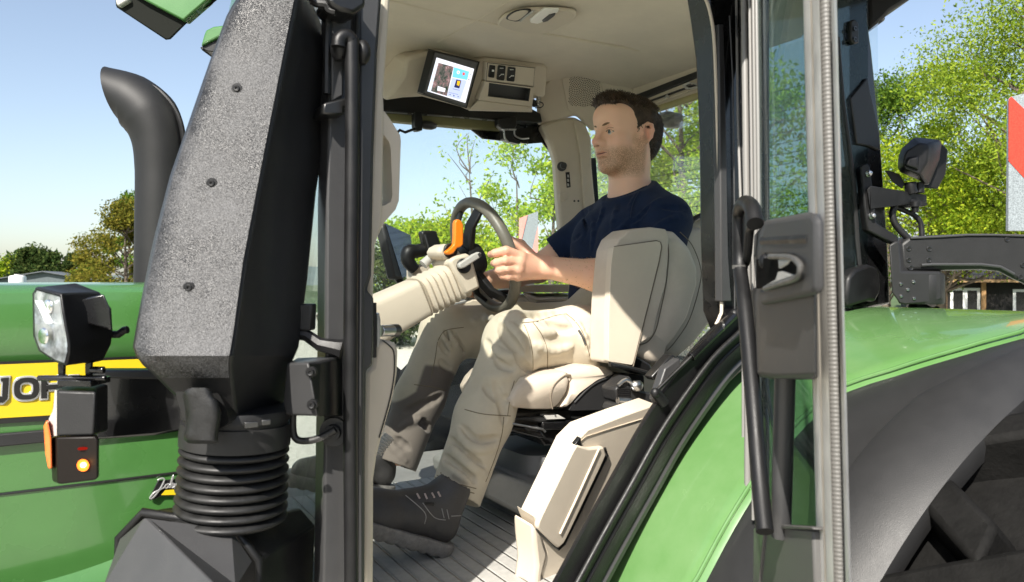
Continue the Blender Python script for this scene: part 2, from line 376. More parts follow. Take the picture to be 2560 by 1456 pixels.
# ---- front work lamp and indicator on their arm
def lamp_front():
    f=t1
    b=MB(); b.slab(PL([f(*p) for p in [(560,655),(600,640),(960,640),(1150,640),(1150,1010),(960,1045),(590,1075)]],d=1.12),AX*.03)
    b.add([],[]); arm=part(b,'lamp_arm','blackgloss',bevel=.004)
    b=MB(); b.loft([PL([f(*p) for p in [(575,690),(600,642),(1150,640),(1150,700)]],d=1.116),PL([f(*p) for p in [(600,690),(625,640),(1150,630),(1150,690)]],d=1.19)]); part(b,'arm_ledge','charcoal',arm,bevel=.003)
    lens=[(204,150),(222,124),(378,166),(396,300),(428,480),(428,540),(408,618),(350,598),(246,530),(208,430)]
    body=[(225,122),(320,98),(480,96),(610,150),(688,240),(702,400),(660,560),(560,598),(440,612),(330,590)]
    mid=[(300,140),(330,104),(475,150),(490,300),(505,440),(520,560),(480,612),(400,612),(320,560),(300,400)]
    l0=[P(*f(*p),d=.99) for p in lens]
    # ring order matched: lens rim -> flared rim -> back
    lensd=[1.0,1.0,.965,.962,.96,.96,.965,.975,.99,1.0]
    rim=[P(*f(*p),d=d) for p,d in zip(lens,lensd)]
    back=[(420,180),(470,100),(620,160),(692,260),(700,400),(690,480),(640,580),(560,600),(470,560),(430,420)]
    bk=[P(*f(*p),d=1.045+.02*(i in (0,8,9))) for i,p in enumerate(back)]
    rim2=[p+AX*.012 for p in rim]
    md=[rim2[i]*.45+bk[i]*.55+(-AX*.006 if i in (2,3,4,5) else V()) for i in range(10)]
    b=MB(); b.loft([rim,rim2,md,bk]); wl=part(b,'work_lamp','black',bevel=.0025)
    cen=sum(rim,V())/10; inn=[cen+(p-cen)*.93-AX*.0025+RT*-.001 for p in rim]
    b=MB(); b.loft([inn,[p+AX*.004 for p in inn]]); part(b,'lens','lensglass',wl)
    b=MB(); i2=[cen+(p-cen)*.9-AX*.0012 for p in rim]; b.add(i2,[tuple(range(10))]); part(b,'reflector',mat('lamp_bowl',(.8,.82,.84),.3,metal=.8,bump=1,bs=34,btype='voronoi',bdist=.006,var=.6,vs=40),wl)
    n=(rim[2]-rim[0]).cross(rim[7]-rim[0]).normalized()
    if n.dot(AX)>0: n=-n
    for u,v,r in ((300,250,.010),(360,210,.008),(270,430,.011),(375,470,.012),(365,560,.008)):
        c=P(*f(u,v),d=.978); b=MB(); b.lathe(c+n*.002,n,[(-.002,r),(.0,r*.9),(.001,r*.5),(.0012,.0005)],18); part(b,'led_cup',mat('chrome',(.92,.92,.92),.22,metal=1),wl)
    b=MB(); q=[P(*f(*p),d=.974) for p in [(225,212),(262,212),(330,350),(295,352)]]; b.slab(q,n*.002); part(b,'led_bar','white',wl)
    b=MB(); b.loft([[P(*f(*p),d=d) for p in q] for q,d in (([(495,205),(640,170),(680,260),(690,400),(660,385),(520,350)],1.0),([(520,215),(640,190),(670,260),(676,380),(640,370),(540,340)],1.03))]); part(b,'side_panel','blackgloss',wl,bevel=.002)
    b=MB(); b.tube([P(*f(*p),d=1.05) for p in [(690,420),(730,420),(765,395),(790,390)]],.0055,8); part(b,'cable_plug','black',wl,bevel=.001)
    b=MB()
    for u in (372,540):
        b.slab(PL([f(*p) for p in [(u-18,600),(u+22,590),(u+18,735),(u-14,735)]],d=1.02),AX*.006)
    b.slab(PL([f(*p) for p in [(355,700),(560,706),(560,745),(350,738)]],d=1.0),AX*.05)
    b.lathe(P(*f(560,640),d=1.01),RT,[(0,.005),(.018,.005)],10); b.lathe(P(*f(560,690),d=1.01),RT,[(-.07,.004),(.02,.004)],10)
    part(b,'lamp_bracket','blackgloss',wl,bevel=.001)
    # holder box under the lamp
    q=PL([f(*p) for p in [(352,768),(592,775),(580,1045),(350,1048)]],d=1.0)
    s=[P(*f(340,752),d=1.02),P(*f(600,742),d=1.06),P(*f(600,1040),d=1.06),P(*f(300,1048),d=1.02)]
    b=MB(); b.loft([q,s,[p+AX*.03 for p in s]]); hb=part(b,'lamp_holder','charcoal',bevel=.003)
    b=MB(); b.slab([P(*f(*p),d=d) for p,d in [((350,765),1.0),((350,1046),1.0),((298,1048),1.02),((302,940),1.02),((326,890),1.02),((338,765),1.02)]],AX*.012); part(b,'bright_edge','lightgrey',hb)
    # indicator
    fr=PL([f(*p) for p in [(350,1055),(586,1048),(604,1070),(604,1300),(590,1318),(372,1345),(352,1335)]],d=.995)
    bk=PL([f(*p) for p in [(305,1050),(600,1040),(612,1070),(612,1290),(600,1310),(340,1335),(322,1320)]],d=1.06)
    b=MB(); b.loft([fr,bk]); ind=part(b,'indicator_lamp','amberdark',bevel=.003)
    b=MB(); c=P(*f(512,1228),d=.9925); b.lathe(c,-AX,[(0,.008),(.001,.0072),(.002,.0045),(.0022,.001)],20); part(b,'glow',emit('amber_glow',(1,.17,.02),2.2),ind)
    b=MB(); c=P(*f(514,1226),d=.989); b.ball(c,.0036,12); part(b,'bulb','bulb',ind)
    b=MB(); b.ball(P(*f(514,1124),d=.994),.003,8,(2.4,1,.8)); part(b,'marker',emit('dim_red',(.5,.02,.01),.35),ind)
    b=MB(); b.loft([PL([f(*p) for p in [(268,985),(290,945),(316,1060),(322,1248),(296,1250),(278,1150)]],d=1.0),PL([f(*p) for p in [(290,985),(310,945),(330,1060),(332,1248),(310,1250),(295,1150)]],d=1.03)]); part(b,'side_reflector','amber',ind,bevel=.003)
lamp_front()
# ---- pieces of the roof front that hang into view
f=k1
b=MB(); o=[(420,-420),(322,-60),(318,130),(1170,692),(1250,682),(1720,215),(1900,130),(2110,-40),(1900,-420)]
o3=PL([f(*p) for p in o],d=1.55); b.loft([o3,[p+AX*.05+UP*.07 for p in o3]]); rl=part(b,'roof_lamp',mat('matt_black',(.010,.011,.009),.8,spec=.1),bevel=.006)
b=MB(); b.slab(PL([f(*p) for p in [(560,-160),(810,0),(1450,335),(1480,330),(1860,0),(1990,-160)]],d=1.535),AX*.03); part(b,'lamp_shell','green',rl,bevel=.004)
b=MB(); b.slab(PL([f(*p) for p in [(335,-30),(340,60),(380,110),(560,0),(560,-60)]],d=1.538),AX*.02); part(b,'lamp_glass','lightgrey',rl,bevel=.004)
b=MB(); b.tube([P(*f(1100,-300),d=1.6),V((.45,1.6,.86))],.03,10); part(b,'lamp_mount','black',rl)
fr=PL([f(*p) for p in [(1748,775),(1800,590),(1835,500),(1960,440),(2130,420),(2500,420),(2500,640),(2060,620)]],d=2.15)
b=MB(); b.loft([fr,[p+AX*.12+UP*.01 for p in fr]]); rc=part(b,'roof_corner','green',bevel=.006)
fr=PL([f(*p) for p in [(1740,790),(2070,630),(2500,640),(2500,900),(1930,862),(1850,850),(1800,815),(1785,850)]],d=2.16)
b=MB(); b.loft([fr,[p+AX*.1 for p in fr]]); part(b,'corner_underside','black',rc,bevel=.003)
# ================================================================ CAB SHELL
def pslab(name, pts, m, th=.02, parent=None, f=None, r=0, bevel=.003, vec=None, **k):
    """outline read in the picture, set on its own real plane and given its real thickness"""
    pts=[f(*p) for p in pts] if f else pts
    if r: pts=[(q.x,q.y) for q in rnd([V((*p,0)) for p in pts],r,4)]
    q=[P(*p,**k) for p in pts]
    if vec is None:
        vec = V((0,1,0)) if 'Y' in k else V((1,0,0)) if 'X' in k else V((0,0,-1)) if 'Z' in k else AX
        if 'pl' in k: vec=-V(k['pl'][1]).normalized()
    b=MB(); b.slab(q, V(vec)*th); return part(b,name,m,parent,bevel=bevel)
# ---- roof and headliner
b=MB(); o=rnd([V((.42,.72,.80)),V((1.90,.80,.80)),V((1.98,2.66,.80)),V((.42,2.68,.80))],.12,5)
b.loft([o,[p+V((0,0,.06)) for p in o],[V((1.05+(p.x-1.05)*.93,1.82+(p.y-1.82)*.93,.98)) for p in o]]); roof=part(b,'cab_roof','green',ang=50)
b=MB(); o2=[V((1.05+(p.x-1.05)*.985,1.82+(p.y-1.82)*.985,.765)) for p in o]; b.loft([o2,[p+V((0,0,.034)) for p in o2]]); part(b,'roof_underside','black',roof)
def headz(x,y):
    e=max(abs(y-1.82)/.66, (x-1.0)/.84, (1.0-x)/.75); t=min(max((e-.62)/.38,0),1)
    return .752-.045*t*t*(3-2*t)*(1 if y>1.5 or x>1.5 else .35)
b=MB(); rows=[[V((x,y,headz(x,y))) for x in np.linspace(.47,1.84-.22*min(1,max(0,(1.5-y)/.28)),44)] for y in np.linspace(1.16,2.48,40)]
b.grid(rows); hl=part(b,'headliner','headliner',ang=80)
b=MB(); 
for pts in ([(1.0,1.3),(1.02,1.7),(1.0,2.2)],[(.5,1.9),(1.0,1.96),(1.6,1.94)]):
    b.tube([V((x,y,headz(x,y)+.0035)) for x,y in pts],.006,8,samples=8)
part(b,'headliner_crease','headliner',hl)
# roof lamp housing at the rear corner
pslab('roof_lamp',[(690,-60),(697,80),(700,145),(775,85),(800,55),(905,-10),(960,-60)],'charcoal',.14,f=kE,d=1.98,bevel=.01)
pslab('roof_lamp_glass',[(703,148),(772,98),(778,82),(700,128)],'lensglass',.04,f=kE,d=1.95,bevel=.004)
# dome lamp
zl=.748
dl=pslab('dome_lamp',smooth2([(135,255),(220,170),(400,105),(640,80),(1045,94),(1132,150),(1060,232),(850,352),(715,386),(500,376),(300,340),(170,292)],3),'beige',.012,f=t8,Z=zl,bevel=.004)
b=MB(); oo=smooth2([(235,238),(320,165),(470,128),(560,140),(520,200),(400,275),(310,270)],3); b.slab(PL([t8(*p) for p in oo],Z=zl-.0125),(0,0,.004)); part(b,'map_light','charcoal',dl,bevel=.001)
b=MB(); oo=smooth2([(262,238),(340,172),(450,140),(520,150),(480,200),(390,262),(310,262)],3); b.slab(PL([t8(*p) for p in oo],Z=zl-.014),(0,0,.004)); part(b,'swivel','beige',dl,bevel=.001)
b=MB(); b.slab(PL([t8(*p) for p in [(540,265),(655,170),(720,118),(915,122),(905,160),(700,290),(640,312),(548,295)]],Z=zl-.017),(0,0,.006)); part(b,'lens',mat('milky_lens',(.8,.78,.72),.3),dl,bevel=.003)
b=MB(); b.slab(PL([t8(*p) for p in [(700,270),(790,200),(870,178),(860,205),(770,275),(710,290)]],Z=zl-.02),(0,0,.004)); part(b,'switch','greyplast',dl,bevel=.001)
b=MB(); b.tube(PL([t8(*p) for p in [(420,270),(500,205),(590,140)]],Z=zl-.014),.003,6); part(b,'rib','lightgrey',dl)
# ---- front left pillar, its rail and brackets
fp=pslab('cab_pillar',[(826,-60),(960,-60),(955,0),(945,130),(935,400),(930,690),(919,726),(936,745),(932,915),(917,927),(914,1142),(913,1500),(806,1500),(812,1040),(815,860),(816,500),(822,290)],'greyplast',.05,Y=1.13,bevel=.004)
pslab('pillar_flange',[(898,-60),(957,-60),(952,0),(942,130),(932,400),(926,690),(913,726),(911,1142),(910,1500),(890,1500),(892,1000),(898,400)],'greyplast',.02,fp,Y=1.121,bevel=.004)
b=MB(); b.tube(PL([(895,-40),(893,200),(890,500),(886,900),(884,1500)],Y=1.119),.004,8); part(b,'pillar_seal','rubber',fp)
b=MB(); b.tube(PL([(846,118),(848,102),(858,92),(870,92),(878,104),(880,130),(880,400),(877,700),(876,1100),(879,1500)],Y=1.085),[.0105]*10,14,samples=4); rail=part(b,'grab_rail','black',ang=60)
for px,py in ((848,122),(905,132)):
    b=MB(); b.ball(P(px,py,Y=1.10),.017,14,(.75,1,1.15)); part(b,'rail_foot','black',rail)
pslab('pillar_light_panel',[(436,160),(640,140),(640,300),(555,330),(555,920),(438,978)],'greyplast',.01,fp,f=k2,Y=1.122,bevel=.003)
pslab('clamp_bar',[(366,985),(560,940),(700,940),(700,1010),(560,1030),(560,1100),(355,1096)],'decalblack',.05,fp,f=k2,Y=1.10,bevel=.003)
pslab('hinge_cover',[(395,-40),(770,-40),(770,60),(650,135),(520,100),(440,60)],'decalblack',.07,fp,f=k2,Y=1.07,bevel=.006)
b=MB(); b.tube(PL([k2(*p) for p in [(250,-20),(300,35),(390,50),(420,100),(480,118)]],d=1.1),.006,8,samples=5); b.tube(PL([k2(*p) for p in [(235,20),(330,10),(430,-10)]],d=1.1),.004,8,samples=4); b.tube(PL([k2(*p) for p in [(410,170),(400,420),(395,900)]],d=1.14),.006,8); part(b,'wiring','rubber',fp)
# bracket with two bolts
q=lambda pts,ds:[P(*k3(*p),d=d) for p,d in zip(pts,ds)]
b=MB(); b.loft([q([(100,712),(268,706),(348,1132),(96,1122),(72,1030)],[1.07,1.035,1.035,1.07,1.075]), q([(180,668),(545,655),(548,1132),(140,1128),(110,1030)],[1.13,1.16,1.16,1.13,1.13])])
br=part(b,'mounting_bracket','greyplast',bevel=.003)
b=MB(); b.loft([q([(268,706),(372,705),(372,1134),(348,1132)],[1.034,1.05,1.05,1.034]),q([(290,706),(545,660),(548,1133),(350,1133)],[1.15,1.155,1.155,1.15])]); part(b,'shaded_bracket_side','black',br,bevel=.002)  # black colour stands in for the shade on the bracket's right part
for u,v in ((293,783),(303,1043)):
    b=MB(); c=P(*k3(u,v),d=1.03); b.lathe(c,-AX,[(-.006,.0075),(0,.0075),(.001,.0068),(.001,.006)],20); b.lathe(c,-AX,[(0,.0055),(.004,.005),(.005,.004),(.0045,.0022),(.003,.002)],18); part(b,'bolt','black',br)
b=MB(); b.tube(PL([k3(*p) for p in [(150,1120),(150,1230),(165,1300),(215,1330),(320,1322),(420,1280),(490,1240)]],d=1.10),.0052,10,samples=6); hose=part(b,'wire_hose','rubber',br)
b=MB()
for t in np.linspace(0,1,12):
    p=P(*k3(250+170*t,1330-42*t*t-8*t),d=1.10); b.ball(p,.0062,8,(.35,1,1))
part(b,'hose_rings','alu',br)
b=MB(); b.lathe(P(*k3(480,1255),d=1.125),-AX,[(0,.022),(.006,.021),(.006,.012),(.014,.011),(.014,.001)],24); part(b,'grommet','rubber',br)
pslab('camera_box',[(195,240),(300,240),(290,455),(195,455)],'charcoal',.03,br,f=k3,d=1.12,bevel=.003)
b=MB(); b.tube(PL([k3(*p) for p in [(210,480),(260,490),(360,560),(500,590),(545,600)]],d=1.13),[.009,.009,.01,.013,.016],8); part(b,'bracket_arm','black',br)
# windscreen
b=MB(); b.slab([V((.33,1.16,-.62)),V((.44,1.16,.74)),V((.44,2.46,.74)),V((.33,2.46,-.62))],(.006,0,0)); part(b,'windscreen','glass')
b=MB(); b.slab([V((.33,1.2,-1.2)),V((.33,2.44,-1.2)),V((.33,2.44,-.5)),V((.33,1.2,-.5))],(.04,0,0)); part(b,'firewall','charcoal')
b=MB(); b.box((.50,2.49,.05),(.07,.05,1.4)); b.box((.46,1.8,.755),(.06,1.36,.04)); part(b,'windscreen_frame','black',bevel=.01)
# beige inner post with loop handle
ip=pslab('pillar_cover',[(958,-60),(990,-60),(977,0),(960,235),(962,283),(957,560),(940,612),(936,700),(934,760),(918,760),(930,400),(942,130),(955,0)],'beige',.05,Y=1.185,bevel=.006)
b=MB(); out=[(962,278),(976,298),(1001,338),(1003,352),(998,502),(990,524),(962,556),(945,590),(930,590),(934,440),(944,280)]; inn=[(953,334),(962,340),(973,356),(977,372),(981,490),(977,505),(963,514),(949,516),(946,480),(950,420),(950,360)]
fo=PL(out,Y=1.20); fi=PL(inn,Y=1.20); th=V((0,.05,0)); b.loft([fi,fo,[p+th for p in fo],[p+th for p in fi],fi],cap=False); part(b,'loop_handle','beige',ip,bevel=.004)
pslab('latch_plate',[(934,757),(942,757),(942,895),(934,895)],'decalblack',.03,ip,Y=1.16,bevel=.001)
pslab('latch_washer',[(942,786),(948,782),(952,800),(951,850),(946,870),(942,866)],'metal',.02,ip,Y=1.17,bevel=.001)
b=MB(); b.tube([P(950,828,Y=1.19),P(992,826,Y=1.21)],.0095,16); part(b,'latch_pin','metal',ip,bevel=.001)
b=MB(); b.tube([P(980,827,Y=1.205),P(993,826,Y=1.212)],.0105,16); part(b,'latch_tip','darkmetal',ip)
lp=pslab('post_trim',[(938,873),(944,858),(956,851),(980,852),(992,862),(997,880),(995,936),(986,990),(972,1040),(955,1100),(944,1142),(936,1200),(935,1520),(908,1520),(912,1142),(916,930),(932,918)],'beige',.09,Y=1.19,bevel=.012)
b=MB(); b.tube(PL([(956,851),(974,865),(985,882),(986,930),(978,985),(964,1040),(948,1095)],Y=1.188),.0012,6,samples=4); part(b,'post_seam','charcoal',lp)
b=MB()
for i in range(7): b.lathe(P(974-i*5,1090+i*6,Y=1.5),V((-.5,0,-.6)),[(0,.011),(.003,.014),(.006,.011)],14)
part(b,'convoluted_hose','lightgrey',lp)
# ---- rear edge of the door opening (B pillar) and sill
bp=pslab('door_pillar',[(1762,-60),(1850,-60),(1850,830),(1833,845),(1808,780),(1802,600),(1798,300),(1790,130),(1778,40)],'blackgloss',.06,Y=1.14,bevel=.004)
pslab('pillar_face',[(1796,60),(1810,60),(1816,300),(1822,640),(1830,755),(1804,755),(1802,500),(1799,250)],'greyplast',.02,bp,Y=1.128,bevel=.003)
for x0 in (1836,1852): 
    b=MB(); b.tube(PL([(x0-12,40),(x0-4,200),(x0,500),(x0+1,820)],Y=1.128),.0018,6); part(b,'pillar_bead','greyplast',bp)
b=MB(); b.tube(PL([(1750,-12),(1765,0),(1777,40),(1786,110),(1793,300),(1799,560),(1804,760),(1800,790),(1790,812)],Y=1.137),.0035,8,samples=4); part(b,'edge_seal','beige',bp)
def sill():
    c=[(1885,815),(1846,850),(1790,905),(1730,985),(1660,1090),(1590,1215),(1520,1340),(1455,1460),(1400,1560)]
    nx=[]
    c=smooth2(c,4,False)
    for i,p in enumerate(c):
        a=V(c[max(i-1,0)]); e=V(c[min(i+1,len(c)-1)]); t=(e-a).normalized(); nx.append(V((-t.y,t.x)))   # points to lower right
    def off(k,Y): return [P(*(V(p)+n*k*(-1)),Y=Y) for p,n in zip(c,nx)]
    # profile across the sill: from the beige trim outwards to the fender
    prof=[(58,1.21),(56,1.15),(40,1.14),(36,1.128),(14,1.126),(10,1.134),(6,1.134),(2,1.126),(-8,1.120),(-14,1.118),(-18,1.126),(-40,1.124),(-58,1.12),(-66,1.13),(-68,1.2)]
    w=lambda i:1
    rows=[off(k,Y) for k,Y in prof]
    b=MB(); b.grid(rows); s=part(b,'door_sill','black',ang=40)
    b=MB(); b.grid([off(58,1.139),off(50,1.133),off(40,1.136)]); part(b,'sill_edge','greyplast',s)
    b=MB(); b.tube(off(-12,1.119),.0055,10); part(b,'sill_seal','rubber',s)
    b=MB(); b.tube(off(8,1.132),.004,10); part(b,'sill_bead','charcoal',s)
sill()
# gas strut of the door
gs=MB(); gs.tube(PL([k6(*p) for p in [(1015,690),(715,985)]],Y=1.115),.0095,14); g=part(gs,'gas_strut','blackgloss',bevel=.001)
b=MB(); b.tube(PL([k6(*p) for p in [(715,985),(470,1225)]],Y=1.115),.004,10); part(b,'strut_rod','darkmetal',g)
b=MB(); b.ball(P(*k6(470,1228),Y=1.115),.010,12); b.tube(PL([k6(*p) for p in [(475,1230),(530,1300)]],Y=1.118),.011,12); part(b,'strut_joint','black',g)
b=MB(); b.ball(P(*k6(1012,692),Y=1.115),.011,12); part(b,'strut_joint','black',g)
b=MB(); b.lathe(P(*k6(928,776),Y=1.115),RT,[(-.002,.0115),(.002,.0115)],14); part(b,'strut_ring','metal',g)
pslab('strut_plate',[(540,1060),(640,990),(655,1100),(600,1250),(560,1320),(500,1320),(470,1270)],'greyplast',.02,g,f=k6,Y=1.135,bevel=.003)
# ---- beige storage trim in the door opening
STN=V((.24,-1,-.2)).normalized(); ST=lambda o:(P(1400,1250,Y=1.25)+STN*o,STN)
st=pslab('side_trim',[(1335,1290),(1345,1318),(1358,1356),(1368,1386),(1358,1430),(1360,1540),(1445,1540),(1640,1150),(1690,1040),(1640,1012),(1560,1040),(1470,1075),(1436,1110),(1345,1300)],'beige',.05,pl=ST(0),bevel=.012)
b=MB(); fo=[(1326,1300),(1410,1113),(1455,1070),(1530,1035),(1640,1005)]; fi=[(1342,1322),(1435,1118),(1465,1092),(1540,1068),(1625,1042)]
b.loft([PL(fo,Y=1.34),PL(fi,pl=ST(0.002)),],closed=False,cap=False); b.loft([PL(fi,pl=ST(0.002)),[p+V((0,.012,-.012)) for p in PL(fi,pl=ST(0.002))]],closed=False,cap=False); b.loft([PL(fo,Y=1.34),PL([(x,y+18) for x,y in fo],Y=1.42)],closed=False,cap=False); part(b,'trim_edge','beige',st,ang=60)
lid=pslab('storage_lid',[(1340,1318),(1440,1112),(1472,1122),(1510,1118),(1517,1138),(1412,1358),(1396,1372),(1384,1362)],'beige',.012,st,r=.14,pl=ST(0.011),bevel=.004)
b=MB(); b.tube(PL([(1512,1121),(1518,1138),(1412,1360),(1396,1374),(1383,1364),(1342,1322)],pl=ST(0.0045)),.003,8); part(b,'lid_gap','decalblack',lid)
b=MB(); b.tube(PL([(1498,1122),(1440,1250),(1400,1335)],pl=ST(0.012)),.0022,6); part(b,'lid_crease','beige',lid)
pslab('trim_recess',[(1438,1112),(1452,1094),(1455,1115),(1448,1122)],'decalblack',.01,st,pl=ST(0.008),bevel=.001)
pslab('kick_panel',[(1334,1312),(1356,1338),(1371,1383),(1357,1440),(1357,1540),(1326,1540),(1342,1420),(1336,1360)],'beige',.06,st,pl=ST(0.004),bevel=.008)
# ================================================================ OPEN DOOR
H=V((1.19,1.13,0)); E=V((.676,.517,0)); dv=(E-H).normalized(); nd=V((dv.y,-dv.x,0)); 
if nd.dot(-H)<0: nd=-nd
DP=lambda o=0:(H+nd*o,nd)          # door plane, o metres towards the viewer
def dslab(name,pts,m,th,parent=None,o=0,f=None,r=0,bevel=.003): return pslab(name,pts,m,th,parent,f=f,r=r,bevel=bevel,pl=DP(o))
door=part(MB().slab([P(x,y,pl=DP(-.002)) for x,y in [(1893,-80),(2035,-80),(2055,1500),(1893,1500)]],-nd*.006),'door','tint')
b=MB()
for x0,x1,r,o in ((1849,1858,.003,.0),(1868,1869,.006,.004),(1882,1883,.0028,.004),(1891,1891,.003,0),(1899,1899,.0028,.004)):
    b.tube([P(x0-9,-80,pl=DP(o)),P(x0-4,300,pl=DP(o)),P(x1,700,pl=DP(o)),P(x1,1300,pl=DP(o))],r,10)
part(b,'door_frame',mat('frame_bead',(.20,.195,.185),.4),door)
dslab('door_strip',[(1838,-80),(1904,-80),(1906,560),(1906,1456),(1880,1456),(1862,820),(1852,400)],'blackgloss',.012,door,o=-.004)
# free edge: frame section and ribbed seal
def edge():
    L=lambda y: 2012+ (y)/1456*36
    ys=np.linspace(-80,1540,28)
    prof=[(-5,-.012),(-3,.006),(2,.010),(13,.011),(15,.007),(18,.007),(20,.012),(36,.013),(39,.004),(42,.004)]
    pale=mat('frame_rail',(.58,.56,.52),.42,var=.12,vs=16,rvar=.1)
    b=MB(); b.grid([[P(L(y)+u,y,pl=DP(o)) for y in ys] for u,o in prof]); ef=part(b,'door_edge_frame',pale,door,ang=35)
    b=MB(); b.grid([[P(L(y)+u,y,pl=DP(o)) for y in ys] for u,o in [(66,.004),(67,.010),(74,.012),(77,.004),(80,-.02),(78,-.06)]]); part(b,'edge_return',pale,ef,ang=40)
    # ribs: many small rolls along a tube
    pts=[]; rr=[]
    n=150
    for i in range(n*4):
        y=-80+1620*i/(n*4-1); pts.append(P(L(y)+52,y,pl=DP(.004))); rr.append(.0058+.0007*(.5-.5*math.cos(2*math.pi*i/4)))
    b=MB(); b.tube(pts,rr,10); part(b,'edge_seal',mat('grey_seal',(.115,.112,.106),.5,bump=.2,bs=300),ef,ang=80)
edge()
# handle housing
f=k5
ol=[(330,350),(400,250),(715,188),(745,230),(748,1300),(470,1300),(310,1270),(298,900),(300,715),(340,690),(338,500),(322,485)]
fr=[P(*f(*p),pl=DP(.055)) for p in [(395,300),(415,262),(700,205),(725,240),(735,1285),(470,1285),(375,1270),(368,900),(362,800),(362,700),(362,500),(372,470)]]
bk=[P(*f(*p),pl=DP(.0)) for p in ol]
hb=MB(); hb.loft([bk,[p+(q-p)*.8 for p,q in zip(bk,fr)],fr]); hbx=part(hb,'handle_housing','housing',door,bevel=.004)
dslab('raised_panel',[(400,255),(700,203),(722,245),(724,715),(700,740),(372,806),(364,790),(364,705),(600,625),(632,570),(600,500),(372,480)],'housing',.008,hbx,o=.062,f=f,bevel=.004)
dslab('pocket',[(342,505),(440,490),(560,495),(615,530),(628,570),(600,625),(480,665),(400,690),(342,700)],'void',.004,hbx,o=.064,f=f,bevel=.001)
b=MB(); ro=[(430,488),(560,492),(618,525),(634,570),(604,630),(480,672),(400,698)]; b.tube([P(*f(*p),pl=DP(.066)) for p in ro],.0026,8,samples=4); part(b,'pocket_rim','alu',hbx)
dslab('latch_lever',[(485,505),(560,508),(540,540),(490,570)],'lightgrey',.003,hbx,o=.066,f=f,bevel=.002)
dslab('latch_lever',[(485,590),(510,585),(590,612),(430,668),(400,680),(470,640)],'lightgrey',.003,hbx,o=.066,f=f,bevel=.002)
b=MB(); b.ball(P(*f(420,520),pl=DP(.058)),.010,12); part(b,'latch_button','black',hbx)
b=MB(); b.tube([P(*f(*p),pl=DP(.058)) for p in [(395,385),(715,372)]],.0055,8); part(b,'groove','black',hbx)
# grab bar along the door
b=MB(); b.tube([P(x,y,pl=DP(.045)) for x,y in [(1888,560),(1880,520),(1862,508),(1850,530),(1849,590),(1850,670),(1861,760),(1874,900),(1884,1010),(1899,1200),(1912,1330)]],[.011,.011,.011,.011,.0108,.0108,.0108,.0108,.0105,.0105,.0105],14,samples=5); gb=part(b,'grab_bar','black',door,ang=60)
b=MB(); b.slab([P(*f(*p),pl=DP(.03)) for p in [(285,150),(300,115),(350,115),(380,150),(392,250),(330,330),(318,480),(300,560),(290,400)]],nd*.012); part(b,'bar_end','charcoal',gb,bevel=.004)
b=MB(); b.lathe(P(1850,668,pl=DP(.045)),UP,[(-.003,.0118),(.003,.0118)],14); part(b,'bar_ring','alu',gb)
b=MB(); b.tube([P(1963,935,pl=DP(.02)),P(1952,1340,pl=DP(.02))],.0122,16); part(b,'door_post','greyplast',door)
for i,x in enumerate((1904,1914)):
    b=MB(); b.tube([P(x,940,pl=DP(-.01)),P(x+52+6*i,1330,pl=DP(-.01))],.0028,8); part(b,'seal_strip','alu',door)
dslab('door_trim',[(1888,1318),(1905,1310),(2030,1325),(2036,1500),(1886,1500)],mat('trim_grey',(.085,.083,.08),.5,spec=.3),.02,door,o=.018)
dslab('trim_edge',[(1884,1322),(1904,1308),(2028,1316),(2030,1324),(1910,1320),(1892,1500),(1882,1500)],'alu',.012,door,o=.022,bevel=.002)
# ================================================================ REAR PILLAR AND WHAT IT CARRIES
f=kE
rp=pslab('cab_pillar',[(515,-60),(690,-60),(692,100),(712,245),(752,640),(780,1040),(790,1200),(800,1456),(610,1490),(605,1350),(640,1260),(640,1100),(575,450),(560,250),(545,120)],'blackgloss',.08,f=f,Y=1.2,bevel=.006)
pslab('pillar_panel',[(610,470),(650,420),(690,372),(748,640),(752,720),(700,700),(640,690)],'charcoal',.015,rp,f=f,Y=1.192,bevel=.003)
pslab('hinge_plate',[(612,100),(628,92),(648,110),(650,205),(628,212),(612,190)],'charcoal',.012,rp,f=f,Y=1.188,bevel=.003)
for v in (138,190):
    b=MB(); b.lathe(P(*f(628,v),Y=1.186),(0,-1,0),[(0,.006),(.003,.006),(.003,.0035),(.001,.003)],14); part(b,'bolt','darkmetal',rp)
b=MB(); b.tube(PL([f(*p) for p in [(545,180),(570,480),(600,700),(625,900),(640,1150),(652,1270)]],Y=1.195),.0055,8); part(b,'window_seal','charcoal',rp)
b=MB(); b.slab([V((1.22,1.165,-.16)),V((1.72,1.2,-.16)),V((1.72,1.2,.72)),V((1.22,1.165,.72))],(0,.005,0)); part(b,'quarter_window','tint',rp)
pslab('pillar_foot',[(590,1430),(600,1330),(630,1290),(700,1265),(740,1280),(755,1330),(757,1390),(730,1445),(700,1440),(600,1470)],'black',.05,rp,f=f,Y=1.17,bevel=.008)
f=t5
mb=pslab('lamp_carrier',[(115,285),(130,258),(155,250),(182,262),(192,300),(205,425),(222,560),(235,690),(300,730),(395,790),(392,850),(330,830),(165,745),(148,640)],'black',.03,f=f,d=1.84,bevel=.004)
b=MB(); b.loft([PL([f(*p) for p in [(160,440),(185,415),(210,420),(180,590),(175,560)]],d=1.83),PL([f(*p) for p in [(500,472),(520,470),(600,482),(604,540),(500,520)]],d=1.93)]); b.slab(PL([f(*p) for p in [(400,560),(500,512),(604,540),(606,562),(460,572)]],d=1.9),AX*.05); part(b,'lamp_arm','black',mb,bevel=.003)
for u,v in ((175,325),(200,637)):
    b=MB(); c=P(*f(u,v),d=1.836); b.lathe(c,-AX,[(-.008,.008),(.0,.008),(.002,.006),(.010,.0045),(.011,.001)],14); part(b,'bolt','metal',mb)
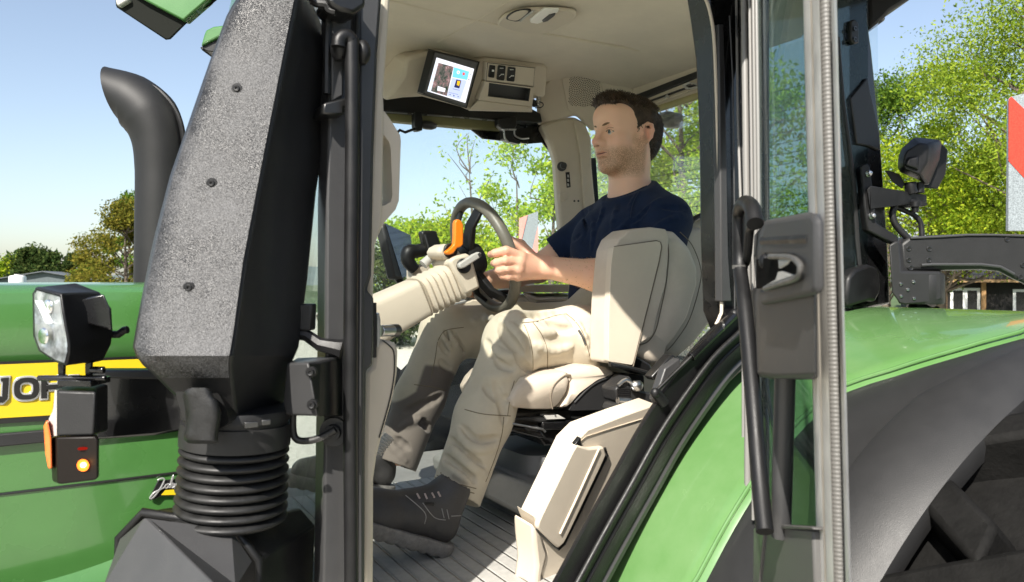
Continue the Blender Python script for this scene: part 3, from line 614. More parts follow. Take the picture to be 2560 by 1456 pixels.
# rear work lamp, seen from behind
body=[(388,250),(395,190),(420,138),(500,66),(530,60),(690,76),(703,110),(690,220),(612,408),(585,400),(530,368),(410,318),(390,290)]
b=MB(); b.loft([PL([f(*p) for p in [(430,240),(440,190),(460,160),(540,110),(560,105),(610,110),(615,140),(600,250),(550,330),(535,330),(510,320),(440,290),(432,270)]],d=1.86),PL([f(*p) for p in body],d=1.90),PL([f(*(p[0]+8,p[1]+2)) for p in body],d=1.93)]); wl=part(b,'work_lamp','black',bevel=.004)
b=MB(); b.loft([PL([f(*p) for p in [(690,76),(712,110),(755,150),(738,330),(680,440),(575,430),(560,390),(612,408),(650,320)]],d=1.93),PL([f(*p) for p in [(690,86),(712,115),(752,152),(735,330),(678,436),(580,428),(566,390),(612,404),(650,320)]],d=1.975)]); part(b,'lamp_rim','black',wl,bevel=.003)
b=MB()
for k in (0,14,26): b.tube(PL([f(*p) for p in [(686-k*.7,80),(655-k,240),(604-k*.6,405)]],d=1.902+.004*k/14),.0028,8,samples=4)
part(b,'lamp_lens_edge','alu',wl)
b=MB(); b.loft([PL([f(*p) for p in [(450,205),(548,190),(540,310),(430,270)]],d=1.862),PL([f(*p) for p in [(470,218),(535,208),(530,290),(455,262)]],d=1.852)]); part(b,'lamp_boss','black',wl,bevel=.003)
b=MB(); b.loft([PL([f(*p) for p in [(292,305),(320,302),(400,330),(440,400),(420,440),(350,390)]],d=1.9),PL([f(*p) for p in [(300,312),(330,318),(400,345),(430,400),(412,430),(355,390)]],d=1.95)]); b.tube(PL([f(*p) for p in [(480,390),(482,440),(495,475)]],d=1.9),.014,12); b.tube(PL([f(*p) for p in [(545,390),(548,470)]],d=1.91),.011,12); part(b,'lamp_foot','black',wl,bevel=.002)
b=MB(); b.lathe(P(*f(515,535),d=1.9),-UP,[(0,.014),(.012,.014),(.012,.009),(.026,.008),(.026,.001)],14); part(b,'lamp_nut','black',wl)
b=MB(); b.tube(PL([f(*p) for p in [(365,560),(348,620),(365,690),(410,750),(462,800)]],d=1.9),.0085,10,samples=6); b.tube(PL([f(*p) for p in [(378,575),(440,600),(510,635),(555,690),(565,785)]],d=1.92),.0065,10,samples=6); part(b,'lamp_cable','rubber',mb,ang=70)
# hinged arm of the mirror
b=MB(); b.loft([PL([f(*p) for p in [(322,850),(375,822),(400,830),(412,1050),(700,1050),(712,1075),(714,1250),(640,1275),(440,1290),(400,1280),(345,1200)]],d=1.82),PL([f(*p) for p in [(330,850),(380,800),(430,790),(520,785),(705,1030),(715,1075),(716,1250),(640,1275),(440,1290),(400,1280),(345,1200)]],d=1.94)])
hg=part(b,'arm_hinge','charcoal',bevel=.008)
b=MB(); c=P(*f(560,1060),d=1.87); b.lathe(c-UP*.075,UP,[(0,.048),(.004,.051),(.07,.051),(.075,.048)],30); part(b,'hinge_barrel','charcoal',hg)
for u,v in ((413,1138),(505,1122),(462,1180),(415,1228),(510,1245)):
    b=MB(); b.lathe(P(*f(u,v),d=1.818),-AX,[(-.02,.0045),(0,.0045),(.002,.003),(.0022,.0005)],12); part(b,'rivet','metal',hg)
b=MB(); arc=[(410,830),(470,792),(560,783),(780,770),(960,768),(1330,772)]; low=[(410,1040),(470,1042),(560,1038),(780,1032),(1000,1030),(1130,1045)]
ft=[(400,840),(470,790),(620,780),(900,768),(1100,768),(1400,775),(1400,1190),(1300,1125),(1230,1095),(1130,1042),(1000,1028),(640,1036),(420,1046)]
b.loft([PL([f(*p) for p in ft],d=1.84),PL([f(*(p[0],p[1]+8)) for p in ft],d=1.92)]); am=part(b,'mirror_arm','charcoal',hg,bevel=.01,seg=3)
b=MB(); b.tube(PL([f(*p) for p in [(480,800),(700,790),(900,778),(1100,778),(1390,786)]],d=1.838),.003,8); b.tube(PL([f(*p) for p in [(560,1000),(640,995),(1000,995),(1140,1012),(1240,1065)]],d=1.838),.004,8); part(b,'arm_bead','greyplast',hg)
for u,v in ((470,878),(620,880),(470,962),(618,962),(485,1020),(1195,810),(1290,1088),(1310,1000)):
    b=MB(); b.lathe(P(*f(u,v),d=1.8385),-AX,[(-.01,.0065),(0,.0065),(.0005,.005),(-.0,.004)],14); part(b,'hole','decalblack',hg)
b=MB(); b.tube(PL([f(*p) for p in [(500,1290),(560,1320),(640,1345),(690,1325)]],d=1.87),[.02,.016,.012,.01],10,samples=3); part(b,'arm_stay','black',hg)
# warning boards
def board(pts, f, red, dd, nm, label):
    q=PL([f(*p) for p in pts],d=dd); b=MB(); b.slab(q,AX*.012); o=part(b,nm,'boardwhite',bevel=.001); o['label']=label
    for r in red:
        b=MB(); b.slab(PL([f(*p) for p in r],d=dd-.002),AX*.001); part(b,'red_stripe','boardred',o)
    return o
M['boardwhite']=mat('reflective_white',(.22,.25,.265),.5,var=.35,vs=230,bump=.2,bs=300,btype='voronoi')
M['boardred']=mat('reflective_red',(.62,.045,.025),.45,var=.2,vs=200,bump=.2,bs=300)
wb=board([(1368,478),(1380,462),(1440,448),(1700,448),(1700,1105),(1362,1105)],kE,[[(1366,475),(1378,463),(1700,775),(1700,1140),(1365,770)]],2.3,'warning_board','red and white reflective warning board beyond the mirror arm')
b=MB(); b.tube([P(2640,560,d=2.31),P(2640,800,d=2.25),V((2.1,1.3,-.3))],.014,10); part(b,'board_post','black',wb)
# ================================================================ FENDERS AND WHEELS
WX,WZ,FR=1.75,-1.02,.953
def oncyl(px,py,R=FR):
    r=ray(px,py); a=r.x*r.x+r.z*r.z; bq=-2*(r.x*WX+r.z*WZ); c=WX*WX+WZ*WZ-R*R; D=bq*bq-4*a*c
    if D<0: return None
    t=(-bq-math.sqrt(D))/(2*a); p=r*t; return math.degrees(math.atan2(p.z-WZ, WX-p.x)), p.y   # 0 = front, 90 = top
def fender(side):
    sgn=lambda y: y if side>0 else 2*1.82-y
    bound=[oncyl(*p) for p in [(1700,1530),(1760,1440),(1868,1245),(2000,1060),(2120,962),(2240,925),(2400,876),(2560,832)]]
    bound=sorted([q for q in bound if q])
    a0=-8 if side>0 else 75
    A=[a0+ (118-a0)*i/60 for i in range(61)]
    pt=lambda a,y,r=FR: V((WX-math.cos(math.radians(a))*r, sgn(y), WZ+math.sin(math.radians(a))*r))
    def yb(a): return max(min(lerp(bound,max(a,bound[0][0])),1.12),.66)
    rows=[]; 
    for k,t in enumerate(np.linspace(0,1,12)):
        rows.append([pt(a,1.19+(yb(a)-1.19)*t, FR+.012*math.sin(math.pi*min(1,t))*0+ (0 if t<.9 else -.012*((t-.9)/.1)**2)) for a in A])
    b=MB(); b.grid(rows); b.grid([rows[-1],[p+V((0,0,-.02)) for p in rows[-1]]]); fe=part(b,'fender','dustgreen',ang=60)
    ext=[]
    w=lambda a: max(.60, .745-.0018*max(0,a-12))
    for t,dr in ((0,-.003),(.05,.0),(.3,.001),(.5,-.002),(.54,.012),(.58,.014),(.75,.006),(.93,-.010),(1.0,-.022),(1.01,-.034),(.99,-.06)):
        ext.append([pt(a, yb(a)+.002+(w(a)-yb(a))*t, FR-.010+dr) for a in A])
    b=MB(); b.grid(ext); part(b,'fender_extension','charcoal',fe,ang=40)
    if side>0:
        b=MB(); b.tube([pt(a,yb(a)+.012,FR-.002) for a in A],.004,8); part(b,'fender_bead','dustgreen',fe)
    return fe
fender(1); fender(-1)
def wheel(y0,y1,side,WX=WX):
    e=root  # wheel is a part of the tractor
    R=.922; n=36; yc=(y0+y1)/2; hw=(y1-y0)/2
    prof=[(-hw,.55),(-hw*1.03,.68),(-hw,.78),(-hw*.93,.825),(-hw*.5,.842),(0,.848),(hw*.5,.842),(hw*.93,.825),(hw,.78),(hw*1.03,.68),(hw,.55)]
    b=MB(); b.lathe(V((WX,yc,WZ)),(0,1,0),[(h,r) for h,r in prof],72)
    for s in (-1,1):
        for i in range(n//2):
            a0=2*math.pi*(i+.25*s)/(n//2); rings=[]
            for t in np.linspace(0,1,8):
                y=yc+s*hw*(-.22+1.22*t); a=a0+ .34*t; hwid=.046
                r0=.81 if t<.95 else .76; r1=R-.012*t*t*1.5
                c=lambda aa,r: V((WX-math.cos(aa)*r, y, WZ+math.sin(aa)*r))
                rings.append([c(a-hwid*1.25,r0),c(a+hwid*1.25,r0),c(a+hwid*.85,r1),c(a-hwid*.85,r1)])
            b.loft(rings)
    w=part(b,'wheel','tyre',ang=50,bevel=.010)
    b=MB(); b.lathe(V((WX,yc,WZ)),(0,1,0),[(-hw*.8,.02),(-hw*.5,.2),(-hw*.6,.42),(-hw*.98,.54),(-hw,.56),(hw,.56),(hw*.98,.54),(hw*.3,.4),(hw*.2,.02)],48); part(b,'rim','yellow',w)
    return w
wheel(.28,1.06,1); wheel(2.60,3.36,-1,1.89)
# front wheels stand ahead of the picture but carry the tractor
def small_wheel(y):
    b=MB(); b.lathe(V((-1.3,y,-1.23)),(0,1,0),[(-.22,.4),(-.24,.55),(-.2,.68),(0,.7),(.2,.68),(.24,.55),(.22,.4)],56); w=part(b,'wheel','tyre',ang=40)
    b=MB(); b.lathe(V((-1.3,y,-1.23)),(0,1,0),[(-.1,.02),(-.18,.4),(.18,.4),(.1,.02)],36); part(b,'rim','yellow',w)
small_wheel(2.8)
b=MB(); b.box((.2,1.85,-.95),(3.6,.5,.7)); b.box((1.75,1.85,-1.0),(.3,2.6,.3)); part(b,'chassis','black',bevel=.03)
b=MB(); b.box((1.0,1.82,-.67),(1.5,1.25,.1)); part(b,'cab_floor_frame','black',bevel=.02)
# ================================================================ CAB INTERIOR
# floor with a ribbed mat
m,nt,N,L=newmat('ribbed_mat'); o=N('ShaderNodeOutputMaterial'); bs=N('ShaderNodeBsdfPrincipled'); L(bs.outputs[0],o.inputs[0])
tc=N('ShaderNodeTexCoord'); wv=N('ShaderNodeTexWave'); wv.bands_direction='X'; wv.inputs['Scale'].default_value=8.5; wv.inputs['Distortion'].default_value=.15; L(tc.outputs['Object'],wv.inputs['Vector'])
nz=N('ShaderNodeTexNoise'); nz.inputs['Scale'].default_value=60; nz.inputs['Detail'].default_value=6; L(tc.outputs['Object'],nz.inputs['Vector'])
cr=N('ShaderNodeValToRGB'); cr.color_ramp.elements[0].color=(.33,.325,.305,1); cr.color_ramp.elements[1].color=(.41,.40,.375,1); cr.color_ramp.elements[0].position=.3; cr.color_ramp.elements[1].position=.72; L(nz.outputs[0],cr.inputs[0]); L(cr.outputs[0],bs.inputs['Base Color'])
bs.inputs['Roughness'].default_value=.55
mr=N('ShaderNodeMapRange'); mr.inputs[1].default_value=.0; mr.inputs[2].default_value=.14; L(wv.outputs[0],mr.inputs[0])
bu=N('ShaderNodeBump'); bu.inputs['Distance'].default_value=.006; bu.inputs['Strength'].default_value=1; L(mr.outputs[0],bu.inputs['Height']); L(bu.outputs[0],bs.inputs['Normal']); M['mat']=m
b=MB(); b.slab([V((.30,1.18,-.615)),V((1.75,1.18,-.615)),V((1.75,2.45,-.615)),V((.30,2.45,-.615))],(0,0,.015)); fl=part(b,'cab_floor',mat('floor_mat_grey',(.24,.235,.22),.6,var=.15))
b=MB(); b.slab([V((.42,1.2,-.599)),V((1.12,1.2,-.599)),V((1.12,2.1,-.599)),V((.42,2.1,-.599))],(0,0,.005)); part(b,'floor_mat','mat',fl)
# pedal
pd=pslab('pedal',[(70,1090),(130,1085),(215,1160),(205,1200),(110,1150),(65,1130)],'greyplast',.06,f=kH,Y=1.5,bevel=.006)
b=MB(); b.tube([P(*kH(150,1150),Y=1.55),P(*kH(40,1180),Y=1.6)],.012,8); part(b,'pedal_arm','black',pd)
# side wall, right window, rear window
b=MB(); b.slab([V((.36,2.47,-.60)),V((1.74,2.47,-.60)),V((1.72,2.45,.60)),V((.34,2.45,.60))],(0,.006,0)); part(b,'side_window','glass')
b=MB(); b.slab([V((1.86,1.26,-.3)),V((1.86,2.56,-.3)),V((1.84,2.56,.70)),V((1.84,1.26,.70))],(.006,0,0)); rw=part(b,'rear_window','glass')
b=MB()
for i in range(22):
    z=-.1+i*.032; b.tube([V((1.853,1.30,z)),V((1.853,2.5,z))],.0009,5)
part(b,'defroster_wires','charcoal',rw)
b=MB(); b.slab([V((1.80,1.3,-.6)),V((1.80,2.42,-.6)),V((1.80,2.42,-.28)),V((1.80,1.3,-.28))],(.05,0,0)); part(b,'cab_wall','beige',bevel=.01)
# overhead: console along the right hand side
def K(o=0): n=V((0,-.93,-.37)); return (P(1280,230,Y=2.24)-n*(-o), n)
def kslab(name,pts,m,th,parent,o=0,r=0,bevel=.003,f=t3): return pslab(name,pts,m,th,parent,f=f,r=r,bevel=bevel,pl=K(o))
oc=kslab('overhead_console',[(-170,790),(-60,640),(110,400),(150,150),(240,95),(590,15),(700,20),(1260,190),(1380,130),(2250,215),(2335,265),(2310,560),(2290,740),(2105,765),(2085,965),(1100,940),(1060,900),(420,730),(120,745)],'beige',.24,None,o=-.032,bevel=.012)
kslab('switch_panel',[(1385,190),(2150,272),(2120,572),(1372,482)],'beige',.03,oc,o=0)
b=MB(); fo=[(1372,490),(2120,582),(2085,880),(1262,775)]; ho=[(1425,512),(2058,600),(2030,795),(1405,720)]
q1=[P(*t3(*p),pl=K(0)) for p in fo]; q2=[P(*t3(*p),pl=K(0)) for p in ho]; n_=V((0,-.93,-.37)); b.loft([[p-n_*.03 for p in q1],q1,q2],cap=False); part(b,'tray_frame','beige',oc,bevel=.002)
b=MB(); b.loft([q2,[p-n_*.028 for p in q2]],cap=False); b.add([p-n_*.027 for p in q2],[(0,1,2,3)]); part(b,'tray','greyplast',oc)
b=MB(); b.loft([[P(*t3(*p),pl=K(.0)) for p in [(1262,775),(2085,880),(2080,945),(1110,925)]],[P(*t3(*p),pl=K(-.05)) for p in [(1262,760),(2085,870),(2085,965),(1100,940)]]]); part(b,'console_lip','beige',oc,bevel=.004)
b=MB(); b.tube([P(*t3(*p),pl=K(.001)) for p in [(1400,205),(2127,287),(2097,577),(1380,487)]]+[P(*t3(1400,205),pl=K(.001))],.0011,6); part(b,'panel_gap','decalblack',oc)
for pts in ([(1440,240),(1525,250),(1505,440),(1418,428)],[(1570,242),(1685,255),(1660,482),(1545,466)],[(1722,268),(1838,280),(1815,498),(1700,486)]):
    s=kslab('rocker_switch',pts,'decalblack',.008,oc,o=.006,r=.15,bevel=.002)
    c=V((sum(p[0] for p in pts)/4,sum(p[1] for p in pts)/4)); b=MB()
    if pts[0][0]<1500: b.slab([P(*t3(c.x+u,c.y+v),pl=K(.0068)) for u,v in [(-4,-30),(30,-25),(28,5),(-6,0)]],n_*.0006)
    else:
        for u in (-20,0,20): b.slab([P(*t3(c.x+u+s1,c.y-72+s2),pl=K(.0068)) for s1,s2 in [(-6,-6),(6,-6),(6,6),(-6,6)]],n_*.0006)
        b.tube([P(*t3(c.x-38,c.y+50),pl=K(.007)),P(*t3(c.x+5,c.y+20),pl=K(.007))],.0009,5); 
        for u in (0,18,36): b.slab([P(*t3(c.x+u,c.y+20-abs(u-18)+s2),pl=K(.0068)) if 0 else P(*t3(c.x+u+s1-6,c.y+22+s2),pl=K(.0068)) for s1,s2 in [(-5,-9),(5,-9),(5,9),(-5,9)]],n_*.0006)
    part(b,'symbol','white',oc)
b=MB(); b.lathe(P(*t3(2180,770),pl=K(-.02)),(0,0,-1),[(-.01,.008),(.0,.009),(.012,.009),(.014,.006),(.02,.006),(.021,.001)],14); part(b,'knob','metal',oc)
kslab('knob_socket',[(2110,760),(2180,800),(2200,880),(2105,890)],'decalblack',.02,oc,o=-.02)
b=MB(); b.tube([P(*t3(*p),pl=K(0)) for p in [(2190,800),(2240,820),(2250,860),(2210,890),(2130,895)]],.002,6,samples=4); part(b,'wire_loop','decalblack',oc)
# display set into the console, tilted to the seat
n2=V((.38,-.85,-.36)).normalized(); DQ=lambda o=0:(P(1130,200,Y=2.20)+n2*o,n2)
ds=pslab('overhead_display',[(590,32),(1262,192),(1256,215),(1078,880),(1050,878),(480,705),(418,684),(430,650)],'decalblack',.03,f=t3,r=.0,pl=DQ(0),bevel=.003)
pslab('display_bezel',[(590,32),(1262,192),(1080,885),(418,690),(418,700),(1085,905),(1285,190),(590,20)],'charcoal',.03,ds,f=t3,pl=DQ(-.004),bevel=.001)
def screen(name,par,pl,f,quads):
    b=MB(); mats=[]
    for i,(pts,m) in enumerate(quads):
        if m not in mats: mats.append(m)
        b.cur=mats.index(m); q=[P(*f(*p),pl=(pl[0]+pl[1]*(.0006+.0003*i),pl[1])) for p in pts]; b.add(q,[tuple(range(len(q)))])
    return b.build(name,mats,par,smooth=False)
def mapmat():
    m,nt,N,L=newmat('map_screen'); o=N('ShaderNodeOutputMaterial'); e=N('ShaderNodeEmission'); L(e.outputs[0],o.inputs[0])
    tc=N('ShaderNodeTexCoord'); v=N('ShaderNodeTexVoronoi'); v.inputs['Scale'].default_value=110; L(tc.outputs['Object'],v.inputs['Vector'])
    n=N('ShaderNodeTexNoise'); n.inputs['Scale'].default_value=38; n.inputs['Detail'].default_value=9; n.inputs['Roughness'].default_value=.8; L(tc.outputs['Object'],n.inputs['Vector'])
    r=N('ShaderNodeValToRGB'); L(n.outputs[0],r.inputs[0]); el=r.color_ramp.elements
    el[0].position=.38; el[0].color=(.012,.03,.018,1); el[1].position=.66; el[1].color=(.55,.5,.48,1); x=el.new(.5); x.color=(.12,.11,.10,1); x=el.new(.57); x.color=(.23,.12,.12,1)
    L(r.outputs[0],e.inputs[0]); e.inputs[1].default_value=.8; return m
S=lambda c,s=1: emit('screen_glow',c,s)
w_=S((.74,.74,.80),.8); bl=S((.16,.52,.80),.8); lb=S((.46,.52,.78),.75); dk=S((.03,.04,.12),.6); rd=S((.7,.10,.08),.8); yl=S((.75,.42,.02),.8); wt=S((.9,.95,1),.9); 
circ=lambda x,y,r:[(x+r*math.cos(a),y+r*1.2*math.sin(a)) for a in [2*math.pi*i/14 for i in range(14)]]
screen('screen',ds,DQ(0),t3,[([(622,126),(1195,300),(1062,820),(480,640)],w_),([(610,190),(640,198),(530,655),(482,640)],S((.62,.72,.85),.75)),([(650,205),(882,268),(778,715),(535,640)],mapmat()),([(885,272),(1120,340),(1090,470),(862,425)],bl),([(860,435),(1086,478),(985,772),(780,715)],lb),
  ([(925,460),(1000,478),(970,600),(888,580)],dk),([(940,480),(985,490),(965,560),(930,545)],yl),(circ(953,352,22),wt),(circ(1036,376,20),rd),(circ(953,352,11),bl),([(805,655),(950,690),(948,694),(803,659)],dk),([(812,685),(840,688),(832,702)],dk),([(878,690),(900,712),(880,725)],dk),([(945,715),(968,728),(942,732)],dk),([(870,600),(975,624),(973,630),(868,606)],dk),
  (circ(1140,380,7),dk),(circ(1116,462,9),dk),([(640,560),(760,600),(745,655),(630,630)],w_)])
# black rail and blind below the console
HB=lambda pts,m,nm,th=.03,Y=2.40,par=None,f=None,bev=.003: pslab(nm,pts,m,th,par,f=f,Y=Y,bevel=bev)
wh=HB([(955,236),(1100,240),(1160,248),(1300,256),(1352,284),(1356,306),(1340,308),(1160,292),(955,278)],'decalblack','window_header',.05,2.38)
HB([(955,282),(1160,296),(1260,306),(1260,326),(1170,320),(1040,308),(955,300)],mat('blind_cloth',(.20,.185,.08),.7,var=.1),'blind_roll',.04,2.41,wh)
b=MB(); b.tube(PL([(955,280),(1160,295),(1255,304)],Y=2.385),.0022,6); b.tube(PL([(1308,302),(1352,308)],Y=2.385),.0022,6); part(b,'blind_rail','metal',wh)
HB([(1172,320),(1206,347),(1320,360),(1356,357),(1387,394),(1384,380),(1360,306),(1260,304)],'blackgloss','tinted_corner',.006,2.44,wh,bev=0)
b=MB(); b.slab(PL([kC(*p) for p in [(752,712),(792,712),(802,760),(800,832),(765,835),(752,800)]],Y=2.37),(0,.03,0)); b.tube(PL([kC(*p) for p in [(752,822),(690,845),(655,830),(640,848)]],Y=2.38),.005,8); part(b,'blind_clip','black',wh,bevel=.002)
b=MB(); b.ball(P(*kC(835,800),Y=2.40),.022,12,(1.6,1,.7)); part(b,'blind_end','greyplast',wh)
b=MB(); b.slab(PL([kC(*p) for p in [(1280,755),(1400,740),(1405,800),(1385,830),(1380,880),(1440,905),(1420,918),(1360,905),(1320,890),(1320,830),(1285,800)]],Y=2.36),(0,.03,0)); part(b,'camera_mount','decalblack',wh,bevel=.004)
b=MB(); b.tube(PL([kC(*p) for p in [(1318,825),(1325,880),(1345,905)]],Y=2.355),.0035,8,samples=4); b.tube(PL([kC(*p) for p in [(1385,830),(1390,865),(1430,885),(1478,882)]],Y=2.355),.003,8,samples=4); b.slab(PL([kC(*p) for p in [(1312,822),(1400,822),(1395,832),(1315,832)]],Y=2.354),(0,.01,0)); part(b,'mount_wire','metal',wh)
# speaker, corner trim, rear right pillar
ct=pslab('corner_trim',[(1340,240),(1372,196),(1385,176),(1420,168),(1540,166),(1600,240),(1560,300),(1480,330),(1440,290),(1345,316)],'beige',.02,pl=(P(1460,226,Y=2.30),V((-.42,-.83,-.36)).normalized()),bevel=.01)
SPL=lambda o=0:(P(1460,226,Y=2.30)+V((-.42,-.83,-.36)).normalized()*(.002+o),V((-.42,-.83,-.36)).normalized())
sp=pslab('speaker',[(1403,197),(1478,176),(1490,179),(1498,190),(1514,248),(1506,258),(1432,282),(1420,276)],'beige',.02,r=.12,pl=SPL(.004),bevel=.004)
b=MB(); c=P(1461,227,pl=SPL(.0046)); n3=SPL()[1]; u3=V((0,0,1)).cross(n3).normalized(); w3=n3.cross(u3)
for k in range(12):
    rr=.0062*k
    for j in range(max(1,6*k)):
        a=2*math.pi*j/max(1,6*k)+k*.1; x,y=rr*math.cos(a),rr*math.sin(a)
        if abs(x)<.056 and abs(y)<.056: b.add([c+u3*(x+.0021*math.cos(q))+w3*(y+.0021*math.sin(q)) for q in [2*math.pi*i/7 for i in range(7)]],[tuple(range(7))])
part(b,'grille_holes','decalblack',sp)
pt=pslab('pillar_trim',[(1351,312),(1400,296),(1436,291),(1462,305),(1479,345),(1480,410),(1490,510),(1500,640),(1412,640),(1404,600),(1397,530),(1388,400),(1376,360)],'beige',.06,pl=(P(1430,450,Y=2.36),V((-.30,-.95,0)).normalized()),bevel=.012)
RP=lambda o=0:(P(1430,450,Y=2.36)+V((-.30,-.95,0)).normalized()*o,V((-.30,-.95,0)).normalized())
pslab('pillar_fold',[(1434,296),(1462,308),(1478,345),(1479,410),(1488,510),(1496,640),(1470,640),(1456,460),(1448,380)],'beige',.012,pt,pl=RP(.008),bevel=.005)
b=MB(); b.lathe(P(1404,417,pl=RP(0)),RP()[1],[(0,.018),(.004,.018),(.006,.009),(.02,.008),(.022,.012),(.03,.012),(.031,.002)],18); part(b,'knob','greyplast',pt)
b=MB(); b.lathe(P(1408,492,pl=RP(0)),RP()[1],[(0,.018),(.006,.017),(.009,.012),(.0095,.001)],18); part(b,'button','beige',pt)
pslab('socket_panel',[(1414,431),(1424,430),(1427,468),(1417,470)],'decalblack',.004,pt,pl=RP(.002),bevel=.001)
for v in (437,448,459): pslab('socket',[(1418,v),(1422,v),(1423,v+7),(1419,v+7)],'lightgrey',.002,pt,pl=RP(.0035),bevel=0)
for u in (1436,1446): 
    b=MB(); b.lathe(P(u,503,pl=RP(0)),RP()[1],[(0,.004),(.001,.003),(.0012,.0005)],10); part(b,'screw','charcoal',pt)
pslab('pillar_strip',[(1477,395),(1490,395),(1497,500),(1520,700),(1500,700),(1488,510)],'decalblack',.05,pt,pl=RP(-.03),bevel=.002)
# rear header with roller blind
rh=pslab('window_header',[(1540,226),(1781,118),(1900,70),(1900,180),(1784,222),(1626,280),(1540,310)],'beige',.03,X=1.80,bevel=.006)
pslab('header_groove',[(1585,238),(1781,162),(1900,116),(1900,134),(1784,177),(1600,252)],'charcoal',.02,rh,X=1.792,bevel=.004)
for (a,bq,cc,dd) in ((262,196,4,'charcoal'),(272,206,2,'beige')):
    b=MB(); b.tube(PL([(1600,a),(1784,bq),(1880,bq-36)],X=1.796),.004,8); part(b,'blind_rail',dd,rh)
b=MB(); b.tube(PL([(1610,284),(1784,228),(1890,192)],X=1.80),.012,10); part(b,'roller_blind',mat('blind_pale',(.36,.33,.16),.7),rh)
b=MB(); hq=PL([(1704,214),(1722,205),(1754,212),(1745,220),(1716,224)],X=1.785); hi=[sum(hq,V())/5+(p-sum(hq,V())/5)*.6 for p in hq]; b.loft([hi,hq,[p+V((.01,0,0)) for p in hq],[p+V((.01,0,0)) for p in hi],hi],cap=False); part(b,'blind_handle','lightgrey',rh)
b=MB(); b.tube(PL([(1662,247),(1668,238),(1672,246)],X=1.785),.003,6,samples=3); part(b,'blind_hook','lightgrey',rh)
rl=pslab('wiper_motor',[(1641,283),(1660,277),(1680,280),(1682,306),(1672,318),(1652,320),(1643,308)],'decalblack',.06,X=1.88,bevel=.012)
pslab('bracket',[(1772,224),(1790,222),(1792,258),(1770,256),(1766,244)],'decalblack',.03,X=1.9,bevel=.006)
# right hand console
f=kG
rc=pslab('side_console',[(560,945),(600,905),(1300,890),(1345,850),(1750,845),(1750,1010),(640,1010)],mat('console_grey',(.30,.28,.245),.5,var=.04),.28,f=f,Y=2.12,bevel=.008)
pslab('console_pad',[(1200,740),(1240,728),(1700,722),(1700,778),(1235,782)],'leather',.16,rc,f=f,Y=2.16,r=.1,bevel=.014)
b=MB(); b.loft([PL([f(*p) for p in [(590,902),(830,850),(845,840),(1235,830),(1330,880),(1300,888)]],Y=2.115),PL([f(*p) for p in [(700,840),(830,812),(845,806),(1235,792),(1330,800),(1300,812)]],Y=2.36)]); part(b,'console_top','beige',rc,bevel=.004)
b=MB(); b.loft([PL([f(*p) for p in [(1230,785),(1345,832),(1750,815),(1750,850),(1345,852),(1300,886)]],Y=2.118),PL([f(*p) for p in [(1230,780),(1345,790),(1750,780),(1750,800),(1345,830),(1300,850)]],Y=2.3)]); part(b,'console_rise','beige',rc,bevel=.006)
pslab('control_plate',[(815,808),(1000,795),(1010,840),(850,850)],'charcoal',.05,rc,f=f,Y=2.13,bevel=.003)
b=MB(); b.ball(P(*f(892,785),Y=2.13),.016,10,(1.3,1,.7)); part(b,'throttle_knob','orange',rc)
pslab('hand_control',[(1050,800),(1060,765),(1130,760),(1200,775),(1190,800)],'decalblack',.05,rc,f=f,Y=2.14,bevel=.008)
# steering column
f=t4
YC=1.76
def sect(c, t, hh, hy, e=.35, n=24):
    """rounded rectangle across the column: hh along its height, hy along Y"""
    u=V((-t.z,0,t.x)).normalized(); w=V((0,1,0)); out=[]
    for i in range(n):
        a=2*math.pi*i/n; ca,sa=math.cos(a),math.sin(a); out.append(c+u*hh*math.copysign(abs(ca)**e,ca)+w*hy*math.copysign(abs(sa)**e,sa))
    return out
cA=P(*f(548,1188),Y=1.82); cB=P(*f(1005,968),Y=1.82); tc_=(cB-cA).normalized(); L_=(cB-cA).length
colbase=P(*f(-260,1600),Y=1.82)
tb=(cA-colbase).normalized()
b=MB(); b.loft([sect(colbase,tb,.085,.075),sect(cA-tb*.25,tb,.07,.065),sect(cA-tb*.12,tb,.056,.058),sect(cA-tc_*.002,tc_,.050,.056)]); sc=part(b,'steering_column','beige',bevel=.004)
b=MB(); rings=[]
nr=7
for i in range(nr*2+1):
    c=cA+tc_*L_*i/(nr*2); k=0 if i%2==0 else 1
    rings.append(sect(c,tc_,.053-.009*k,.060-.009*k,.5))
b.loft(rings); part(b,'column_bellows','beige',sc,ang=25)
hd=[P(*f(*p),Y=YC) for p in [(905,765),(960,700),(1120,665),(1180,690),(1215,800),(1292,1075),(1108,1165)]]
b=MB(); b.loft([[p+V((0,.015,0))*1+(sum(hd,V())/7-p)*.05 for p in hd] if 0 else hd,[p+V((0,.12,0)) for p in hd]]); part(b,'column_head','beige',sc,bevel=.008)
b=MB(); hd2=[P(*f(*p),Y=YC+.02) for p in [(780,700),(775,640),(800,590),(870,550),(960,560),(1040,640),(1080,690),(960,760),(880,740)]]; b.slab(hd2,(0,.08,0)); part(b,'lever_pod','beige',sc,bevel=.01)
b=MB(); b.lathe(P(*f(925,632),Y=YC+.018),(0,-1,0),[(-.005,.0195),(.002,.0195),(.004,.017),(.001,.015)],22); part(b,'lever_ring','charcoal',sc)
b=MB(); b.slab(PL([f(*p) for p in [(980,300),(992,265),(1020,254),(1055,270),(1083,320),(1082,560),(1050,590),(1010,600),(965,665),(925,680),(885,678),(868,645),(925,605),(968,560),(978,480)]],Y=YC+.0),(0,.018,0)); part(b,'orange_lever','orange',sc,bevel=.006,seg=3)
b=MB(); b.lathe(P(*f(1082,815),Y=YC-.002),(0,-1,0),[(-.005,.0195),(.004,.0195),(.006,.017),(.004,.014),(.003,.001)],24); part(b,'lever_boss','charcoal',sc)
